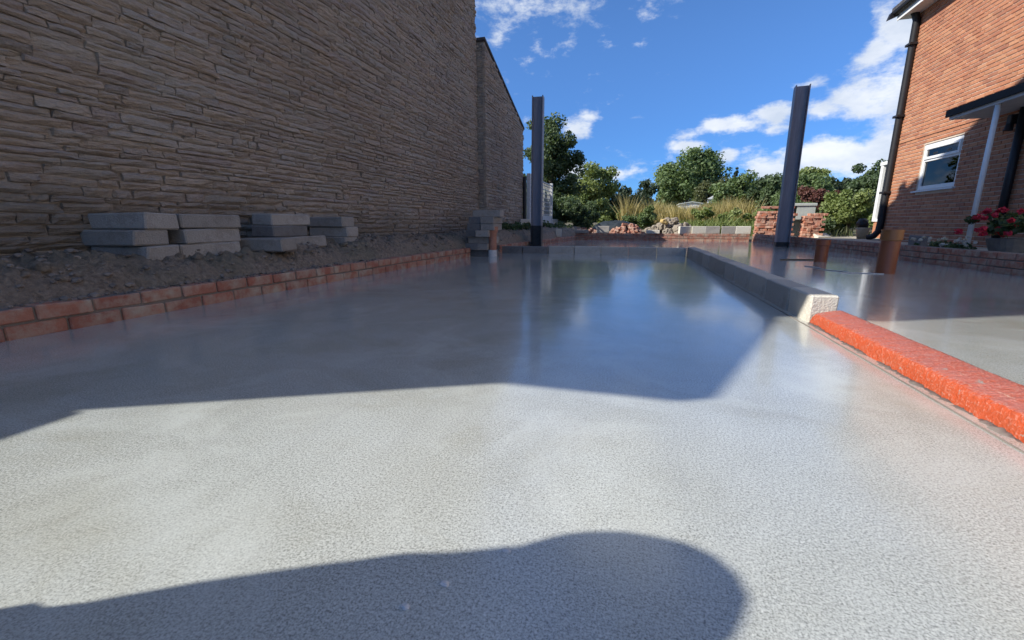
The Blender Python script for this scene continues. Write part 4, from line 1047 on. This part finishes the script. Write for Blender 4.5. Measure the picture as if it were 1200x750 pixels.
# dry grass and weeds
def blades(name, label, cat, mat, n, area, hr, wid, lean=.25):
    m = MB(); x0, x1, y0, y1 = area
    for i in range(n):
        x = random.uniform(x0, x1); y = random.uniform(y0, y1); h = random.uniform(*hr) * (.75 + .5 * mnoise.noise(Vector((x * .9, y * .9, 2)))); z = ground_z(x, y)
        a = random.uniform(0, 6.283); lx, ly = random.gauss(0, lean) * h, random.gauss(0, lean) * h; w = wid * random.uniform(.7, 1.4); cx_, cy_ = math.cos(a) * w, math.sin(a) * w
        m.add([(x - cx_, y - cy_, z - .05), (x + cx_, y + cy_, z - .05), (x + lx * .4 + cx_ * .8, y + ly * .4 + cy_ * .8, z + h * .6), (x + lx * .4 - cx_ * .8, y + ly * .4 - cy_ * .8, z + h * .6), (x + lx, y + ly, z + h)], [(0, 1, 2, 3), (3, 2, 4)], random.random())
    return tag(m.build(name, mat), label, cat, kind='stuff')
blades('dry_grass', 'tall dry straw-coloured grass behind the rubble', 'grass', 'dry_grass', 13000, (-.7, 4.2, 18.5, 25), (.9, 1.5), .015)
blades('green_weeds', 'green and yellow weeds behind the row of blocks', 'weeds', 'leaf_light', 3500, (1.4, 4.4, 15.6, 20), (.25, .8), .014, .35)
blades('rough_grass', 'rough grass tufts round the rubble heaps', 'grass', 'leaf_olive', 3500, (-3, 7.5, 15.2, 24), (.15, .42), .012, .4)
m = MB(); cs = [(random.uniform(1.9, 4.6), random.uniform(16.2, 21), random.uniform(.25, .95)) for _ in range(60)]
leaf_cloud(m, cs, [random.uniform(.12, .25) for _ in cs], 6500, .07); tag(m.build('leafy_weeds', 'leaf_light'), 'leafy yellow-green weeds before the hedge', 'weeds', kind='stuff')
# scruffy growth at the foot of the trellis
m = MB(); cs = []
for i in range(70):
    y = random.uniform(7.6, 15.5); x = random.uniform(-3.1, kerb_x(y) - .35); cs.append((x, y, bank_z(x, y) + random.uniform(.0, .12)))
leaf_cloud(m, cs, [random.uniform(.06, .16) for _ in cs], 3800, .045); tag(m.build('bank_weeds', 'leaf_dark'), 'dark scruffy weeds on the bank below the trellis', 'weeds', kind='stuff')

# white structures far off among the trees
gh = empty('greenhouse', (3.35, 36, .5), 'white greenhouse glimpsed far off below the large tree', 'greenhouse')
m = MB(); m.prism([(2.6, .4), (4.05, .4), (4.05, 1.80), (3.33, 1.9), (2.6, 1.80)], 'y', 33.0, 35.2); m.build('body', 'white', gh)
m = MB(); m.prism([(2.5, 1.79), (3.33, 1.92), (4.15, 1.79), (4.15, 1.85), (3.33, 1.98), (2.5, 1.85)], 'y', 32.9, 35.3); m.build('roof', 'grey_crate', gh)
sh = empty('garden_shed', (4.65, 36, .5), 'small white shed glimpsed right of the far greenhouse', 'shed')
m = MB(); m.box(4.32, 4.95, 33.2, 34.4, .4, 2.12); m.build('body', 'white', sh)
m = MB(); m.prism([(4.25, 2.12), (5.02, 2.12), (4.64, 2.34)], 'y', 33.1, 34.5); m.build('roof', 'white', sh)

# flowers on the patio
pg = empty('potted_geranium', (4.15, 6.55, .11), 'planter overflowing with crimson geraniums behind the low brick wall', 'plant')
m = MB(); lathe(m, 4.15, 6.5, [(.11, .15), (.13, .16), (.28, .21), (.33, .225), (.33, .20)], 24); m.build('pot', 'terracotta', pg)
m = MB(); cs = [(4.12 + random.gauss(0, .16), 6.45 + random.gauss(0, .26), .40 + random.random() * .2) for _ in range(34)]; leaf_cloud(m, cs, [.07] * len(cs), 1500, .045); m.build('leaves', 'leaf_dark', pg)
for i in range(34):
    x, y, z = 4.04 + random.gauss(0, .17), 6.42 + random.gauss(0, .30), random.uniform(.36, .66)
    m = MB(); leaf_cloud(m, [(x, y, z)], [random.uniform(.03, .05)], 60, .024, elong=1.1); m.build('flower_head', 'petal_red', pg)
for j, (xx, yy, lab) in enumerate([(3.84, 7.36, 'white flowering cushion plant left of the canopy post'), (3.86, 7.08, 'white flowering cushion plant just right of another, behind the low wall'), (3.88, 6.84, 'white flowering cushion plant nearest the crimson geraniums')]):
    wf = empty('white_flowers', (xx, yy, .11), lab, 'plant', 'white flowers along the low wall')
    m = MB(); cs = [(xx + random.gauss(0, .06), yy + random.gauss(0, .09), .15 + random.random() * .10) for _ in range(14)]; leaf_cloud(m, cs, [.045] * 14, 420, .025); m.build('leaves', 'leaf_dark', wf)
    for i in range(9):
        m = MB(); leaf_cloud(m, [(xx + random.gauss(0, .07), yy + random.gauss(0, .10), random.uniform(.22, .34))], [.022], 34, .020, elong=1); m.build('flower_head', 'petal_white', wf)
# tan pot with a dark wrapped ball by the downpipe
tp = empty('tan_pot', (5.52, 13.6, .1), 'tan pot holding a glossy dark bundle beside the black downpipe', 'pot')
m = MB(); lathe(m, 5.55, 13.55, [(.11, .10), (.36, .15), (.40, .16)], 18); m.build('pot', 'tan_pot', tp, smooth=True)
m = MB(); rock_mesh(m, (5.53, 13.55, .50), .13, (1, 1, 1), sub=3, rough=.35, seed=4.4); m.build('bundle', 'black_plastic', tp, smooth=True)

# ================================================================== SMALL THINGS ON THE SLAB
m = MB(); m.tube([(1.92, 6.93, .006), (2.05, 6.98, .008), (2.2, 7.0, .007), (2.36, 7.05, .008)], .010, 8)
tag(m.build('stick', 'wood', smooth=True), 'thin dark stick lying on the wet slab by the pipe stub', 'stick')
m = MB(); pts = []
for i in range(40):
    t = i / 39; pts.append((1.93 + .17 * t + .03 * math.sin(t * 9), 5.98 - .72 * t + .02 * math.cos(t * 7), .005))
m.tube(pts, .0045, 6); tag(m.build('wire', 'cement', smooth=True), 'loop of thin pale wire lying on the slab before the tall pipe', 'wire')
m = MB(); m.tube([(2.02, 5.27, .004), (2.20, 5.30, .004), (2.40, 5.26, .004)], .004, 6); tag(m.build('string_line', 'cement'), 'short pale string on the slab at the foot of the tall pipe', 'string')
for j, (x, y, lab) in enumerate([(-.235, .475, 'larger white mortar crumb in the foreground shadow'), (-.27, .425, 'small white mortar crumb nearest the camera'), (-.17, .56, 'pale mortar crumb at the edge of the foreground shadow')]):
    m = MB(); rock_mesh(m, (x, y, .0015), .0055, (1.2, .8, .5), sub=2, rough=.5, seed=j * 3.3); tag(m.build('mortar_crumb', 'cement' if j < 3 else 'clod', None, (x, y, 0)), lab, 'crumb', 'crumbs on the slab')

# ================================================================== PERSON (out of frame, casts the foreground shadow)
def person():
    pe = empty('person', (-1.5, -.3, 0), 'person in a dark jacket crouching on the slab left of the camera', 'person')
    cx_, cy_ = -1.38, -.21
    fwd = Vector((.898, .44, 0))            # its back is to the sun
    rt = Vector((.44, -.898, 0))
    def P(f, r, z): return Vector((cx_, cy_, 0)) + fwd * f + rt * r + Vector((0, 0, z))
    J = {}
    verts = []; edges = []; radii = []
    def v(name, p, r):
        J[name] = len(verts); verts.append(p); radii.append(r)
    def e(a, b): edges.append((J[a], J[b]))
    v('pelvis', P(-.10, 0, .42), .16); v('belly', P(-.06, 0, .58), .16); v('chest', P(.02, 0, .78), .165); v('neck', P(.10, -.04, .92), .15); v('head0', P(.15, -.05, .945), .125); v('head1', P(.19, -.065, .965), .10)
    e('pelvis', 'belly'); e('belly', 'chest'); e('chest', 'neck'); e('neck', 'head0'); e('head0', 'head1')
    for s, n in ((-1, 'l'), (1, 'r')):
        v('sh' + n, P(.06, .115 * s, .90), .08); v('el' + n, P(.22, .135 * s, .66), .05); v('wr' + n, P(.40, .12 * s, .62), .038); v('hand' + n, P(.47, .09 * s, .63), .045)
        e('chest', 'sh' + n); e('sh' + n, 'el' + n); e('el' + n, 'wr' + n); e('wr' + n, 'hand' + n)
        v('hip' + n, P(-.06, .07 * s, .38), .10); v('kn' + n, P(.24, .105 * s, .46), .07); v('an' + n, P(.02, .11 * s, .10), .05); v('toe' + n, P(.20, .12 * s, .045), .045)
        e('pelvis', 'hip' + n); e('hip' + n, 'kn' + n); e('kn' + n, 'an' + n); e('an' + n, 'toe' + n)
        for q in range(4):
            a = 'f%d%s' % (q, n); v(a + 'a', P(.53, (.06 + .02 * q) * s, .64), .010); v(a + 'b', P(.57, (.06 + .018 * q) * s, .615), .009); e('hand' + n, a + 'a'); e(a + 'a', a + 'b')
        v('t' + n, P(.49, .035 * s, .66), .011); v('t2' + n, P(.53, .03 * s, .67), .010); e('hand' + n, 't' + n); e('t' + n, 't2' + n)
    me = bpy.data.meshes.new('body'); me.from_pydata([p - org(pe) for p in verts], edges, [])
    o = link('body', me, pe, org(pe)); me.materials.append(M['jacket'])
    sm = o.modifiers.new('skin', 'SKIN'); ss = o.modifiers.new('sub', 'SUBSURF'); ss.levels = ss.render_levels = 2
    for i, sv in enumerate(me.skin_vertices[0].data): sv.radius = (radii[i], radii[i]); sv.use_root = (i == 0)
    m = MB(); rock_mesh(m, P(.17, -.06, .96), .125, (1, 1, .95), sub=3, rough=.06, seed=2); m.build('hair', 'hair', pe, smooth=True)
person()
